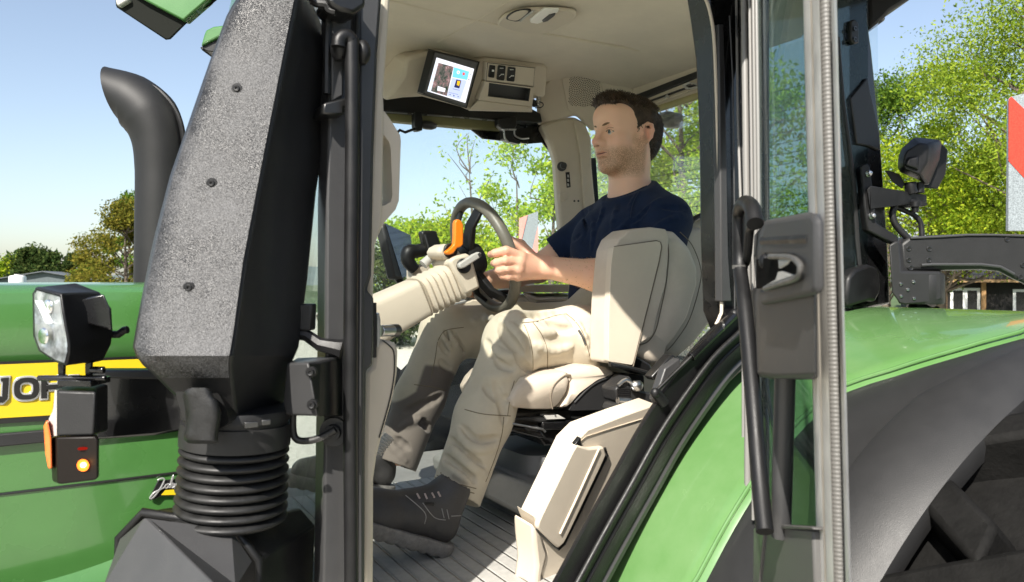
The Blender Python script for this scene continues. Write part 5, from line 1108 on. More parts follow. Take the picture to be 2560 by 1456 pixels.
bvh=BVHTree.FromPolygons(vs.tolist(),fs.tolist())
def face_line(pts,r,m,nm,par=person,lift=.0004):
    q=[]
    for s_0,u0 in pts:
        h=bvh.ray_cast(V(hd(.2,s_0,u0)),V(-hf)); 
        if h[0] is not None: q.append(h[0]+V(hf)*lift)
    if len(q)>2: b=MB(); b.tube(q,r if isinstance(r,list) else [r]*len(q),6); part(b,nm,m,par,ang=80)
lipd=mat('lip_shadow',(.12,.035,.028),.6)
face_line([(-.026+.0052*i,-.0612+.0012*abs(i-5)/5) for i in range(11)],[.0004,.0009,.0013,.0015,.0016,.0016,.0016,.0015,.0013,.0009,.0004],lipd,'mouth_line')
for sg in (-1,1):
    face_line([(sg*(.004+.002*i),-.0385+.0004*i) for i in range(4)],.0011,lipd,'nostril')
    face_line([(sg*(.019+.0036*i),.0165+.0028*math.sin(i*.45)-.0002*i) for i in range(8)],.0007,mat('lid_crease',(.30,.16,.10),.7),'lid_crease')
b=MB(); rr=[]
for t in np.linspace(-1,1,9): rr.append([V(hd(.0965-.007*t*t,.015*t,z)) for z in (-.0575,-.0635)])
b.grid(rr); part(b,'teeth',mat('teeth',(.72,.67,.58),.25,coat=.3),person)
# ---- hair: a cap of the same skull plus combed tufts
Hh=Field(HC-X(.19,.19,.19),HC+X(.19,.19,.19),.0026)
Hh.ell(hd(-.018,0,.046),(.100,.0795,.0795),HR,.01); Hh.ell(hd(-.052,0,.030),(.073,.080,.080),HR,.02); Hh.ell(hd(-.062,0,-.015),(.050,.066,.058),HR,.02); Hh.cap(hd(.066,-.030,.104),hd(.066,.030,.104),.016,.016,.02); Hh.ell(hd(.03,0,.088),(.06,.062,.040),HR,.02)
Hh.ell(hd(.090,0,.022),(.070,.100,.070),HR,.008,True); Hh.ell(hd(.040,0,-.080),(.075,.12,.075),HR,.010,True)
for sg in (-1,1): Hh.ell(hd(.066,sg*.072,.060),(.036,.040,.036),HR,.008,True); Hh.ell(hd(.050,sg*.085,.010),(.036,.035,.050),HR,.008,True); Hh.ell(hd(-.016,sg*.085,-.012),(.032,.034,.036),HR,.006,True)
Hh.half(hd(-.09,0,-.085),hu*-1+hf*.5,.01)
for sg in (-1,1): Hh.cap(hd(-.006,sg*.066,.036),hd(.002,sg*.066,.014),.010,.007,.006)
r3=np.random.default_rng(5)
hv,hfc=Hh.mesh()
hairm=mat('brown_hair',(.046,.028,.015),.45,var=.6,vs=45,bump=.7,bs=260,bdist=.002,spec=.45)
hair=mesh_np('hair',relax(hv,hfc,1,.3),hfc,hairm,person)
b=MB()
lo_=(hv-HC)@HR.T; cen_=hd(-.02,0,.03)
pick=r3.choice(len(hv),min(len(hv),5200),replace=False)
for i in pick:
    p=hv[i]; f0,s0,u0=lo_[i]; n_=(p-cen_); n_/=np.linalg.norm(n_)
    if u0>.075: d=-hf*.35+hu*.25+hs_*r3.normal()*.25; ln=.016+.008*max(0,f0/.08); 
    elif f0<-.0 or u0>.03: d=-hf*.45-hu*.75; ln=.016
    else: d=-hu*.9-hf*.2; ln=.010
    if u0>.085 and f0>.02: d=hf*.55+hu*.62+hs_*(r3.normal()*.3); ln=.016+.010*r3.random()
    d=d+n_*.18+r3.normal(size=3)*.12; d/=np.linalg.norm(d); a=p-n_*.004; m_=a+d*ln*.55+n_*.004; e_=a+d*ln
    w_2=.0013; b.tube([a,m_,e_],[w_2,w_2*.8,.0002],3)
# short roots that break up the hairline
k0=np.sqrt(((lo_[:,0]-.090)/.070)**2+(lo_[:,1]/.100)**2+((lo_[:,2]-.022)/.070)**2)
edge_=np.where((k0<1.10)&(lo_[:,2]>.0)&(lo_[:,0]>-.02))[0]
for i in r3.choice(edge_,min(len(edge_),900)):
    p=hv[i]; f0,s0,u0=lo_[i]; n_=(p-cen_); n_/=np.linalg.norm(n_); up_=u0>.06
    d=(hd(.09,s0*.8,.022)-p); d/=np.linalg.norm(d); d=d*(.7 if up_ else .55)-hu*(0 if up_ else .5)+r3.normal(size=3)*.35; d-=n_*(d@n_)*.8; d/=np.linalg.norm(d); ln=r3.uniform(.004,.012)
    a=p-n_*.002; b.tube([a,a+d*ln*.5-n_*.0004,a+d*ln-n_*.002],[.0010,.0008,.0002],3)
part(b,'hair_tufts',hairm,hair,ang=80)
# fine hair along the near forearm
b=MB(); cand=np.where((vs[:,0]>1.09)&(vs[:,0]<1.30)&(vs[:,1]<1.75)&(vs[:,2]>-.06)&(vs[:,2]<.10)&(np.linalg.norm(vs-HC,axis=1)>.25))[0]
for i in r3.choice(cand,420):
    p=vs[i]; c_=wL+(eL-wL)*np.clip((p-wL)@(eL-wL)/((eL-wL)@(eL-wL)),0,1); n_=p-c_; n_/=np.linalg.norm(n_)
    d=n_*.55+X(-.6,0,.1)+r3.normal(size=3)*.3; d/=np.linalg.norm(d); b.tube([V(p-n_*.001),V(p+d*.004),V(p+d*.008-n_*.0012)],[.0004,.0003,.0001],3)
part(b,'arm_hair',mat('arm_hair',(.30,.17,.08),.6),person,ang=80)
# ================================================================ CLOTHES
FS=1.25
def cloth(name,lo,hi,h,fn,m,folds=None,rel=1):
    Fd=Field(lo,hi,h); fn(Fd)
    if folds:
        v0,f0=Fd.mesh(); bv=BVHTree.FromPolygons(v0.tolist(),f0.tolist())
        for pts,r,sub,k in folds:
            r=(r[0]*(FS if sub else .95),r[1]*(FS if sub else .6)); k=k*(.45 if sub else .7)
            q=[]
            for p in pts:
                d=ray(*p).normalized(); hit=bv.ray_cast(V((0,0,0)),d)
                if hit[0] is not None: q.append(np.array(hit[0]+d*(r[1] if not sub else -r[1])))
            n_=len(q)
            if n_>1:
                # densify
                qs,_=spline([V(x) for x in q],[0]*n_,3); L_=len(qs); Fd.chain([np.array(x) for x in qs],[max(.0025,r[0]*(math.sin(math.pi*(i+.6)/(L_+.2))**.6)) for i in range(L_)],k,sub)
    v0,f0=Fd.mesh(); v0=relax(v0,f0,rel,.4); o=mesh_np(name,v0,f0,m,person); o['_']=0; del o['_']
    return o, BVHTree.FromPolygons(v0.tolist(),f0.tolist())
def on(bv,pts,f,lift=.0006):
    out=[]
    for p in pts:
        d=ray(*(f(*p) if f else p)).normalized(); h=bv.ray_cast(V((0,0,0)),d)
        if h[0] is not None: out.append(h[0]-d*lift)
    return out
def seam(bv,pts,f,r,m,parent,nm='seam',n=8):
    pts=smooth2([p for p in pts],n,False) if len(pts)>2 else [(pts[0][0]+(pts[1][0]-pts[0][0])*t,pts[0][1]+(pts[1][1]-pts[0][1])*t) for t in np.linspace(0,1,12)]
    q=on(bv,pts,f)
    if len(q)>2: b=MB(); b.tube(q,r,5); part(b,nm,m,parent,ang=80)
def shirt(S):
    S.cap((1.475,1.82,.17),(1.445,1.82,.02),.105,.115,.05); S.cap((1.44,1.82,.04),(1.405,1.82,-.16),.112,.115,.04)
    for sg in (-1,1): 
        S.cap((1.415,1.82+sg*.075,.125),(1.40,1.82+sg*.08,-.14),.085,.098,.05); S.cap((1.475,1.82+sg*.06,.19),(1.46,1.82+sg*.16,.165),.062,.062,.05); S.cap((1.405,1.82+sg*.065,.10),(1.40,1.82+sg*.05,.06),.085,.08,.04)
    S.cap((1.472,1.82,.275),(1.475,1.82,.18),.066,.088,.05); S.cap((1.482,1.82-.035,.25),(1.475,1.66,.185),.052,.055,.04); S.cap((1.482,1.82+.035,.25),(1.475,1.98,.185),.052,.055,.04)
    S.cap(sl_+X(.005,.012,.004),sl_*.42+eL*.58,.066,.064,.03); S.cap(sr_+X(.005,-.012,.004),sr_*.42+eR*.58,.066,.062,.03)
    # the sleeves end in a flat cut, the collar in a ring
    for s0,e0 in ((sl_,eL),(sr_,eR)):
        d=e0-s0; d/=np.linalg.norm(d); c=s0*.36+e0*.64; S.cap(c+d*.055,c+d*.12,.085,.085,.004,True)
    nb=X(1.475,1.82,.235); ax=X(-.42,0,.9); ax/=np.linalg.norm(ax); S.cap(nb+ax*.030+X(-.004,0,.0),nb+ax*.12,.064,.085,.004,True); S.half(nb+ax*.040,ax,.004)
D_=lambda l:[kD(*p) for p in l]
sf=[(D_([(850,960),(790,1050),(745,1120),(740,1200)]),(.006,.002),False,.012),(D_([(1000,1060),(900,1090),(800,1180),(760,1230)]),(.007,.003),False,.014),(D_([(930,1030),(840,1130),(760,1215)]),(.006,.002),True,.012),(D_([(600,1080),(590,1150),(560,1240)]),(.005,.002),False,.012),(D_([(700,1060),(660,1160),(640,1300)]),(.006,.002),False,.014),(D_([(480,1150),(500,1250),(470,1330)]),(.005,.002),True,.012),(D_([(740,1200),(680,1260),(600,1300)]),(.006,.002),False,.014),(D_([(520,1130),(540,1230),(530,1360)]),(.006,.002),False,.014),(D_([(1040,1180),(960,1200),(880,1240)]),(.006,.002),False,.014),(D_([(900,1130),(1000,1140),(1050,1130)]),(.006,.002),True,.014),(D_([(380,1330),(430,1310),(470,1280)]),(.005,.002),True,.01)]
navy=mat('navy_jersey',(.0075,.017,.046),.9,bump=.4,bs=1400,var=.18,vs=25,sheen=.05,spec=.2)
sh_,shb=cloth('t_shirt',(1.20,1.44,-.32),(1.66,2.24,.34),.0034,shirt,navy,sf,1)
nb=V((1.475,1.82,.235)); ax=V((-.42,0,.9)).normalized(); cc=nb+ax*.036+V((-.004,0,0)); u1=ax.orthogonal().normalized(); v1=ax.cross(u1)
b=MB(); b.tube([cc+ax*.001+(u1*math.cos(q)+v1*math.sin(q))*.0655 for q in [2*math.pi*i/40 for i in range(41)]],.0045,8); part(b,'collar',navy,sh_,ang=80)
seam(shb,[(860,965),(800,1030),(755,1110),(740,1190)],kD,.0011,mat('navy_stitch',(.02,.03,.06),.8),sh_,'sleeve_seam')
# trousers
G_=lambda l:[kG(*p) for p in l]; H_=lambda l:[kH(*p) for p in l]
def trousers(T):
    T.cap((1.42,1.82,-.10),(1.43,1.82,-.17),.125,.12,.05); T.cap(hL+X(0,0,.03),hR_+X(0,0,.03),.098,.098,.05)
    for h_,k_,a_,q in ((hL,kL,aL,1),(hR_,kR,aR,0)):
        T.cap(h_+X(0,0,.012),h_*.45+k_*.55+X(0,0,.004),.098,.086,.03); T.cap(h_*.45+k_*.55+X(0,0,.004),k_+X(.01,0,.002),.086,.073,.03); T.cap(k_+X(.0,0,0),k_*.45+a_*.55+X(-.005,0,0),.071,.066,.03); T.cap(k_*.45+a_*.55+X(-.005,0,0),a_+(a_-k_)*.10,.066,.060,.03)
        T.ell(k_+X(-.010,0,.004),(.058,.064,.058),None,.03)
        T.cap(h_*.7+k_*.3+X(0,0,-.05),h_*.35+k_*.65+X(0,0,-.035),.055,.05,.04)
    T.cap(X(1.33,1.82,-.12),X(1.36,1.82,-.15),.09,.09,.06)
    # hems are cut flat
    for k_,a_ in ((kL,aL),(kR,aR)):
        d=a_-k_; d/=np.linalg.norm(d); T.cap(a_+d*.115,a_+d*.18,.10,.10,.004,True)
tf=[# behind and over the left knee
 (G_([(1060,1030),(1100,1110),(1180,1210)]),(.010,.001),True,.012),(G_([(1120,1020),(1200,1120),(1250,1230)]),(.011,.002),False,.014),(G_([(1090,1090),(1150,1170),(1230,1265)]),(.009,.002),True,.010),(G_([(950,1150),(990,1230),(1040,1270)]),(.008,.001),True,.012),(G_([(1030,1280),(1080,1340),(1160,1370)]),(.008,.001),True,.012),(G_([(1010,1200),(1080,1260),(1190,1290)]),(.010,.003),False,.014),(G_([(1180,1250),(1240,1330),(1300,1400)]),(.008,.001),True,.010),
 # right knee pleats
 (G_([(600,1150),(660,1250),(760,1330)]),(.007,.001),True,.008),(G_([(640,1080),(700,1200),(780,1310)]),(.007,.001),True,.008),(G_([(690,1080),(740,1180),(790,1270)]),(.007,.001),True,.008),(G_([(620,1110),(680,1220),(770,1320)]),(.008,.003),False,.008),(G_([(670,1080),(720,1190),(785,1290)]),(.008,.003),False,.008),(G_([(600,1300),(640,1350),(680,1370)]),(.007,.001),True,.010),
 # thigh
 (G_([(1270,1000),(1380,1080),(1480,1090)]),(.009,.002),False,.02),(G_([(1430,1010),(1520,1060),(1620,1060)]),(.008,.001),True,.02),(G_([(1560,930),(1640,1010),(1720,1100)]),(.008,.002),True,.014),(G_([(1640,1000),(1700,1120),(1750,1280)]),(.008,.002),False,.014),(G_([(1330,1180),(1450,1230),(1600,1200)]),(.008,.001),False,.02),(G_([(1250,960),(1400,950),(1540,920)]),(.009,.002),True,.02),(G_([(860,1000),(960,980),(1060,990)]),(.008,.002),False,.02),
 # lower left leg
 (H_([(520,640),(600,720),(720,700)]),(.009,.002),True,.012),(H_([(500,650),(560,740),(640,760),(730,730)]),(.010,.003),False,.012),(H_([(460,700),(530,790),(640,850)]),(.009,.001),True,.010),(H_([(470,740),(560,840),(650,900)]),(.011,.004),False,.012),(H_([(430,790),(500,860),(600,930)]),(.008,.001),True,.010),(H_([(420,830),(500,890),(560,930)]),(.009,.003),False,.010),(H_([(640,420),(700,480),(780,500)]),(.007,.001),True,.016),(H_([(560,350),(650,380),(760,380)]),(.008,.002),False,.02),(H_([(700,420),(740,520),(745,620)]),(.008,.001),True,.016),
 # lower right leg
 (H_([(300,600),(360,660),(420,690)]),(.008,.001),True,.012),(H_([(210,640),(300,600),(440,540)]),(.009,.003),False,.014),(H_([(170,700),(250,760),(340,800)]),(.008,.002),True,.010),(H_([(150,740),(230,820),(300,860)]),(.009,.003),False,.010),(H_([(230,560),(320,530),(420,480)]),(.008,.001),True,.014)]
tan=mat('beige_canvas',(.51,.455,.35),.85,bump=.35,bs=1100,var=.06,vs=14,sheen=.15)
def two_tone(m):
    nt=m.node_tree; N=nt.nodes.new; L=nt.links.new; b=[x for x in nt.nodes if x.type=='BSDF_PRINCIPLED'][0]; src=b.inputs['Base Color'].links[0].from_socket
    a=N('ShaderNodeAttribute'); a.attribute_name='leg_tone'; mx=N('ShaderNodeMix'); mx.data_type='RGBA'; mx.inputs[7].default_value=(.15,.128,.11,1); L(a.outputs['Fac'],mx.inputs[0]); L(src,mx.inputs[6]); L(mx.outputs[2],b.inputs['Base Color'])
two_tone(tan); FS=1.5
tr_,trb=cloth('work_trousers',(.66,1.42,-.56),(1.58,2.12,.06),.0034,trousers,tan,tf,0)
def darker_lower_leg(o):
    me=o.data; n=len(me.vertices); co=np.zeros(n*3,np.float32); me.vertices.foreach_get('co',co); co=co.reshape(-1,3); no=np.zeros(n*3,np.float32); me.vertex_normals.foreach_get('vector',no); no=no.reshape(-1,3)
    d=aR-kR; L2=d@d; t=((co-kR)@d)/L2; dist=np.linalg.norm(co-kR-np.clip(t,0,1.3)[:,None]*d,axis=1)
    # right lower leg coloured darker: from below the knee seam to the hem, front strip left plain
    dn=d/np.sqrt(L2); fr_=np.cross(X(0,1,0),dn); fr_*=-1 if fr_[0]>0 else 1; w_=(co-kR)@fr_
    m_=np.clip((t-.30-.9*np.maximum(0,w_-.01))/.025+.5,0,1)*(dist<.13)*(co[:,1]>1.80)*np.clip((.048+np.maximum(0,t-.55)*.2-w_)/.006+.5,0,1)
    a=me.attributes.new('leg_tone','FLOAT','POINT'); a.data.foreach_set('value',m_.astype(np.float32))
darker_lower_leg(tr_)
stc=mat('trouser_stitch',(.20,.165,.11),.9)
for pts,f_2 in (([(1225,1015),(1350,1000),(1480,960),(1570,945)],kG),([(1565,945),(1640,1010),(1700,1110),(1745,1270)],kG),([(1310,1010),(1380,1110),(1420,1230),(1420,1390)],kG),([(1245,1030),(1290,1150),(1310,1290),(1310,1410)],kG),([(1310,1412),(1370,1422),(1430,1405),(1700,1330)],kG),([(585,1150),(640,1075),(780,1050)],kG),([(580,1160),(560,1300),(530,1440)],kG),([(540,550),(640,575),(780,585)],kH),([(765,585),(780,480),(800,400)],kH),([(745,590),(735,680),(700,800),(650,930)],kH),([(275,420),(380,435),(500,470)],kH),([(365,880),(470,930),(600,965)],kH),([(375,900),(470,955),(590,990)],kH),([(415,880),(425,960)],kH)):
    seam(trb,pts,f_2,.0011,stc,tr_)
# pocket outline on the trousers
pocket=on(trb,smooth2([(1262,1040),(1312,1020),(1390,1130),(1420,1240),(1415,1385),(1315,1405),(1305,1250)],5),kG,.002)
b=MB()
hemc=aL+(aL-kL)/np.linalg.norm(aL-kL)*.012
seam(trb,[(1660,1070),(1690,1120),(1712,1180)],kG,.003,mat('zip_pull',(.06,.06,.06),.5),tr_,'zip')
b=MB(); b.tube([V(X(1.30,1.82,-.09)+X(.0,math.cos(q)*.001,0)) for q in (0,1)],.001,4)
# ---- shoes
M['shoe']=mat('shoe_leather',(.042,.040,.040),.55,bump=.35,bs=500,var=.25,vs=25,rvar=.1); M['sole']=mat('shoe_sole',(.17,.163,.155),.7,bump=.3,bs=300,var=.2,vs=90,bdist=.002)
def shoe(heel, toe, up, yaw_out, label=None):
    """heel, toe: bottom of heel and of toe; up: foot normal"""
    heel=X(*heel); toe=X(*toe); fw=toe-heel; L_=np.linalg.norm(fw); fw/=L_; u=X(*up); u-=fw*(fw@u); u/=np.linalg.norm(u); sd_=np.cross(u,fw)
    q=lambda f,s__,h: heel+fw*f*L_+sd_*s__+u*h
    Fs=Field(heel-.2 if 0 else np.minimum(heel,toe)-.17,np.maximum(heel,toe)+.2,.0034)
    Fs.chain([q(.12,0,.055),q(.40,0,.055),q(.68,0,.045),q(.88,0,.040)],[.035,.035,.037,.029],.03); Fs.cap(q(.12,0,.06),q(.14,0,.135),.036,.040,.02); Fs.cap(q(.22,0,.105),q(.55,0,.055),.037,.031,.03); Fs.cap(q(.60,.012,.038),q(.85,.006,.035),.032,.027,.02); Fs.cap(q(.6,-.012,.038),q(.85,-.006,.035),.032,.027,.02)
    Fs.cap(q(.13,0,.14),q(.15,0,.20),.032,.032,.004,True); Fs.half(q(0,0,.022),-u,.004)
    for i in range(5): Fs.cap(q(.34+.055*i,-.03,.112-.012*i),q(.34+.055*i,.03,.112-.012*i),.0036,.0036,.003)
    v0,f0=Fs.mesh(); o=mesh_np('shoe',relax(v0,f0,1,.4),f0,M['shoe'],person)
    Fo=Field(np.minimum(heel,toe)-.17,np.maximum(heel,toe)+.2,.0034); Fo.chain([q(.10,0,.02),q(.40,0,.02),q(.70,0,.02),q(.90,0,.024)],[.043,.042,.048,.041],.03); Fo.half(q(0,0,.030),u,.003); Fo.half(q(0,0,-.004),-u,.003)
    for i in range(11): 
        f0_=.02+.092*i; Fo.cap(q(f0_,-.06,-.006),q(f0_,.06,-.006),.006,.006,.003,True)
    v1_,f1_=Fo.mesh(); so_=mesh_np('sole',v1_,f1_,M['sole'],o)
    bv=BVHTree.FromPolygons(v0.tolist(),f0.tolist())
    b=MB()
    for i in range(5):
        f0_=.34+.055*i; sg=(-1)**i; b.tube([V(q(f0_,-.034,.088-.010*i)),V(q(f0_+.02,0,.122-.013*i)),V(q(f0_+.02,.034,.088-.010*i))],.0026,6,samples=3)
    part(b,'laces',mat('lace_grey',(.05,.048,.046),.8),o,ang=80)
    return o,bv
so1,sb1=shoe((.70,1.515,-.600),(.43,1.50,-.475),(.25,-.05,1),0)
so2,sb2=shoe((.74,1.96,-.585),(.47,1.955,-.520),(.2,0,1),0)
for pts in ([(320,1040),(380,1115),(440,1130)],[(420,1070),(432,1120)],[(447,1075),(458,1125)],[(470,1110),(550,1105)],[(230,1000),(330,1090),(330,1150)]):
    seam(sb1,pts,kH,.0010,mat('grey_piping',(.30,.29,.28),.5),so1,'reflective_line')
for pts in ([(290,992),(304,1018)],[(330,992),(343,1020)],[(368,988),(382,1014)],[(400,982),(413,1008)]): seam(sb1,pts,kH,.0022,mat('eyelet_tape',(.45,.36,.33),.6),so1,'eyelet')
q=on(sb1,[(330,1036),(382,1040),(380,1056),(330,1052)],kH,.002)
if len(q)==4: b=MB(); b.slab(q,AX*.002); part(b,'tongue_tab','decalblack',so1)
# ================================================================ GROUNDS, TREES, BUILDINGS
def struct(o): o['kind']='structure'; return o
m,nt,N,L=newmat('gravel'); o=N('ShaderNodeOutputMaterial'); bs=N('ShaderNodeBsdfPrincipled'); L(bs.outputs[0],o.inputs[0])
tc=N('ShaderNodeTexCoord'); n1=N('ShaderNodeTexNoise'); n1.inputs['Scale'].default_value=14; n1.inputs['Detail'].default_value=10; n1.inputs['Roughness'].default_value=.75; L(tc.outputs['Object'],n1.inputs['Vector'])
cr=N('ShaderNodeValToRGB'); cr.color_ramp.elements[0].position=.3; cr.color_ramp.elements[1].position=.7; cr.color_ramp.elements[0].color=(.36,.34,.29,1); cr.color_ramp.elements[1].color=(.62,.59,.52,1); L(n1.outputs[0],cr.inputs[0]); L(cr.outputs[0],bs.inputs['Base Color']); bs.inputs['Roughness'].default_value=.95
bu=N('ShaderNodeBump'); bu.inputs['Strength'].default_value=.6; bu.inputs['Distance'].default_value=.03; L(n1.outputs[0],bu.inputs['Height']); L(bu.outputs[0],bs.inputs['Normal'])
b=MB(); b.add([(-14,-12,GZ+.004),(24,-12,GZ+.004),(24,45,GZ+.004),(-14,45,GZ+.004)],[(0,1,2,3)]); o=b.build('gravel_yard',m); struct(o)
b=MB(); b.add([(-600,-600,GZ),(600,-600,GZ),(600,600,GZ),(-600,600,GZ)],[(0,1,2,3)]); o=b.build('ground',mat('meadow',(.05,.085,.022),.95,var=.4,vs=.6)); struct(o)
# leaf materials
def leafmat(name,dark,mid,light,trans=.45):
    m,nt,N,L=newmat(name); o=N('ShaderNodeOutputMaterial'); d=N('ShaderNodeBsdfDiffuse'); t=N('ShaderNodeBsdfTranslucent'); mx=N('ShaderNodeMixShader'); mx.inputs[0].default_value=trans
    g=N('ShaderNodeNewGeometry'); r=N('ShaderNodeValToRGB'); e=r.color_ramp.elements; e[0].color=(*dark,1); e[1].color=(*light,1); x=e.new(.5); x.color=(*mid,1)
    L(g.outputs['Random Per Island'],r.inputs[0]); L(r.outputs[0],d.inputs[0]); L(r.outputs[0],t.inputs[0]); L(d.outputs[0],mx.inputs[1]); L(t.outputs[0],mx.inputs[2]); L(mx.outputs[0],o.inputs[0]); return m
LF={'sun':leafmat('yellow_green_leaves',(.11,.185,.02),(.21,.30,.03),(.34,.41,.05)),'olive':leafmat('olive_leaves',(.07,.085,.015),(.14,.14,.022),(.24,.20,.035)),'spring':leafmat('spring_leaves',(0.125,0.213,0.019),(0.250,0.362,0.025),(0.425,0.475,0.037)),  # each leaf takes a random tone from dark to light
    'fresh':leafmat('fresh_leaves',(0.150,0.275,0.025),(0.300,0.450,0.037),(0.500,0.600,0.075),.5),
    'green':leafmat('green_leaves',(0.044,0.094,0.015),(0.088,0.163,0.022),(0.163,0.250,0.031)),
    'bronze':leafmat('bronze_leaves',(0.163,0.138,0.019),(0.300,0.250,0.031),(0.425,0.362,0.050)),
    'dark':leafmat('dark_leaves',(0.025,0.050,0.015),(0.050,0.081,0.022),(0.100,0.125,0.037))}
BARK=mat('bark',(.10,.08,.06),.9,var=.4,vs=12,bump=.6,bs=40,bdist=.01)
def leaves(pts, size, r, droop=.0):
    n=len(pts); c=np.array(pts); a=r.normal(size=(n,3)); a/=np.linalg.norm(a,axis=1)[:,None]; bb=r.normal(size=(n,3)); bb-=a*(a*bb).sum(1)[:,None]; bb/=np.linalg.norm(bb,axis=1)[:,None]
    s=size*r.uniform(.6,1.3,size=(n,1)); v=np.stack([c-a*s, c+bb*s*.45, c+a*s, c-bb*s*.45],1).reshape(-1,3)
    return v
def tree(name,x,y,h,rad,leaf,nleaf,size,seed,label,lobes=26,spread=.22,trunk=.18,low=.25,group=None,kind='tree',shape=1.0,base=GZ):
    r=np.random.default_rng(seed); t=root(name,(x,y,base),label,kind,group); 
    b=MB(); th=h*.78; w=r.normal(size=2)*.03*h
    tip=V((x+w[0],y+w[1],base+th)); b.tube([V((x,y,base)),V((x+w[0]*.3,y+w[1]*.3,base+th*.4)),tip],[trunk,trunk*.7,trunk*.12],9,samples=4)
    cs=[]
    for i in range(lobes):
        u=r.uniform(0,1); z=low+(1-low)*u; prof=math.sin(math.pi*min(1,(u*.86+.14)))**.7*shape
        a=r.uniform(0,2*math.pi); k=rad*prof*math.sqrt(r.uniform(.12,1)); c=V((x+w[0]*z+math.cos(a)*k,y+w[1]*z+math.sin(a)*k,base+h*z*.96)); cs.append((c,rad*spread*r.uniform(.6,1.3)))
        zz=max(.12,z-.25*k/rad-.05); st=V((x+w[0]*zz,y+w[1]*zz,base+min(th*.97,h*zz))); md=(st+c)/2+V((0,0,-.04*h*r.uniform(0,1)))+V(r.normal(size=3)*.04*h)
        b.tube([st,md,c],[trunk*.28,trunk*.16,trunk*.05],5,samples=3)
    part(b,'trunk',BARK,t)
    pts=[]; per=nleaf//lobes
    for c,s in cs:
        q=r.normal(size=(per,3)); q/=np.linalg.norm(q,axis=1)[:,None]; q*= (r.uniform(0,1,size=(per,1))**.45)*s*1.5; q[:,2]*=.72
        # leaves gather in twigs
        k=r.integers(0,max(2,per//14),per); off=r.normal(size=(per//14+2,3))*s*.3; pts.append(np.array(c)+q+off[k]*.8)
    v=leaves(np.concatenate(pts),size,r); n=len(v)//4
    mesh_np('crown',v,np.arange(n*4).reshape(n,4),LF[leaf],t); return t
def at(px,d): p=ray(px,700)*d; return p.x,p.y
def copytree(t,px,d,label,s=1,rz=0):
    c=t.copy(); C.objects.link(c); x,y=at(px,d); c.location=(x,y,GZ); c.scale=(s,s,s); c.rotation_euler=(0,0,rz); c['label']=label
    for ch in t.children: k=ch.copy(); C.objects.link(k); k.parent=c
    return c
x,y=at(2650,13.5); A=tree('tree',x,y,8.2,3.2,'sun',90000,.036,3,'tall yellow-green spring tree behind the red and white warning board',80,.17,.16,.36,shape=1.0)
x,y=at(2350,16); tree('tree',x,y,5.3,2.3,'spring',60000,.036,5,'rounded yellow-green tree right of the black rear cab pillar',46,.18,.14,.46)
x,y=at(2215,21); tree('tree',x,y,7.4,1.7,'green',26000,.052,8,'narrow deeper green tree directly beside the rear cab pillar',22,.3,.15,.25)
x,y=at(2760,19); tree('tree',x,y,9,3.4,'sun',30000,.05,9,'big pale tree cut by the right edge of the photo',40,.22,.2,.34)
x,y=at(1720,15); tree('tree',x,y,7.4,2.3,'fresh',44000,.038,21,'bright green tree seen through the rear window right of the driver',46,.19,.14,.08)
x,y=at(1850,19); tree('tree',x,y,7.5,2.6,'fresh',14000,.075,23,'fresh green tree seen through the glass of the open door',28,.28,.16,.1)
x,y=at(1560,24); tree('tree',x,y,7.5,2.6,'spring',8000,.12,24,'loose spring tree hidden mostly by the head of the driver',26,.28,.16,.1)
x,y=at(1300,17); tree('tree',x,y,5.5,.95,'fresh',4200,.055,31,'slender birch-like tree seen through the side window left of the beige pillar',20,.3,.07,.2)
x,y=at(1375,16); tree('tree',x,y,5.8,.85,'fresh',4200,.055,33,'thin young tree hard against the beige pillar in the side window',20,.3,.07,.15)
x,y=at(1195,26); tree('tree',x,y,7.4,1.5,'fresh',500,.08,35,'almost bare tree with few leaves above the steering wheel',22,.3,.10,.3)
x,y=at(1040,30); tree('bush',x,y,4.8,1.7,'fresh',9000,.085,41,'round light green bush seen through the side window above the armrest screen',22,.33,.1,.05,kind='bush')
x,y=at(1130,24); tree('bush',x,y,3.6,2.2,'spring',9000,.085,43,'low wide yellow-green bush behind the steering wheel',22,.33,.1,.03,kind='bush')
x,y=at(1220,28); tree('bush',x,y,3.4,2.0,'fresh',8000,.085,44,'low green bush behind the upper rim of the steering wheel',22,.33,.1,.03,kind='bush')
x,y=at(960,22); tree('bush',x,y,2.9,1.3,'dark',4000,.09,45,'dark reddish shrub beside the armrest screen',20,.33,.08,.03,kind='bush')
x,y=at(318,27); tree('tree',x,y,4.75,1.45,'olive',24000,.062,51,'dense olive-green tree standing left of the black exhaust stack',60,.22,.12,.01,shape=1.15)
x,y=at(330,31); tree('tree',x,y,5.6,.9,'green',6000,.075,52,'green treetop rising behind the olive-green tree',18,.3,.12,.2)
for i,(px,h,r_,lf,lb) in enumerate([(20,3.7,2.4,'spring','lightest far tree at the left edge of the photo'),(75,4.5,1.9,'dark','tallest far dark tree above the grey barn'),(125,4.2,1.5,'dark','far dark tree on the right side of the barn roof'),(182,3.9,1.2,'dark','small far tree standing alone right of the barn'),(225,3.3,1.3,'green','lowest far green tree next to the olive-green tree')]):
    x,y=at(px,62); tree('tree',x,y,h,r_,lf,5200,.17,60+i,lb,26,.33,.14,.06,group='far trees behind the hood')
for i,(px,h) in enumerate([(2380,3.9),(2460,4.3),(2560,4.0),(1450,4.4),(1640,5.0)]):
    x,y=at(px,58); tree('tree',x,y,h,3.2,'green',4000,.2,80+i,['far green tree left of the wooden house','far green tree over the wooden house roof','far green tree at the right end of the wooden house','far green tree behind the slender birches','far green tree behind the head of the driver'][i],18,.36,.14,.05,group='far trees on the right')
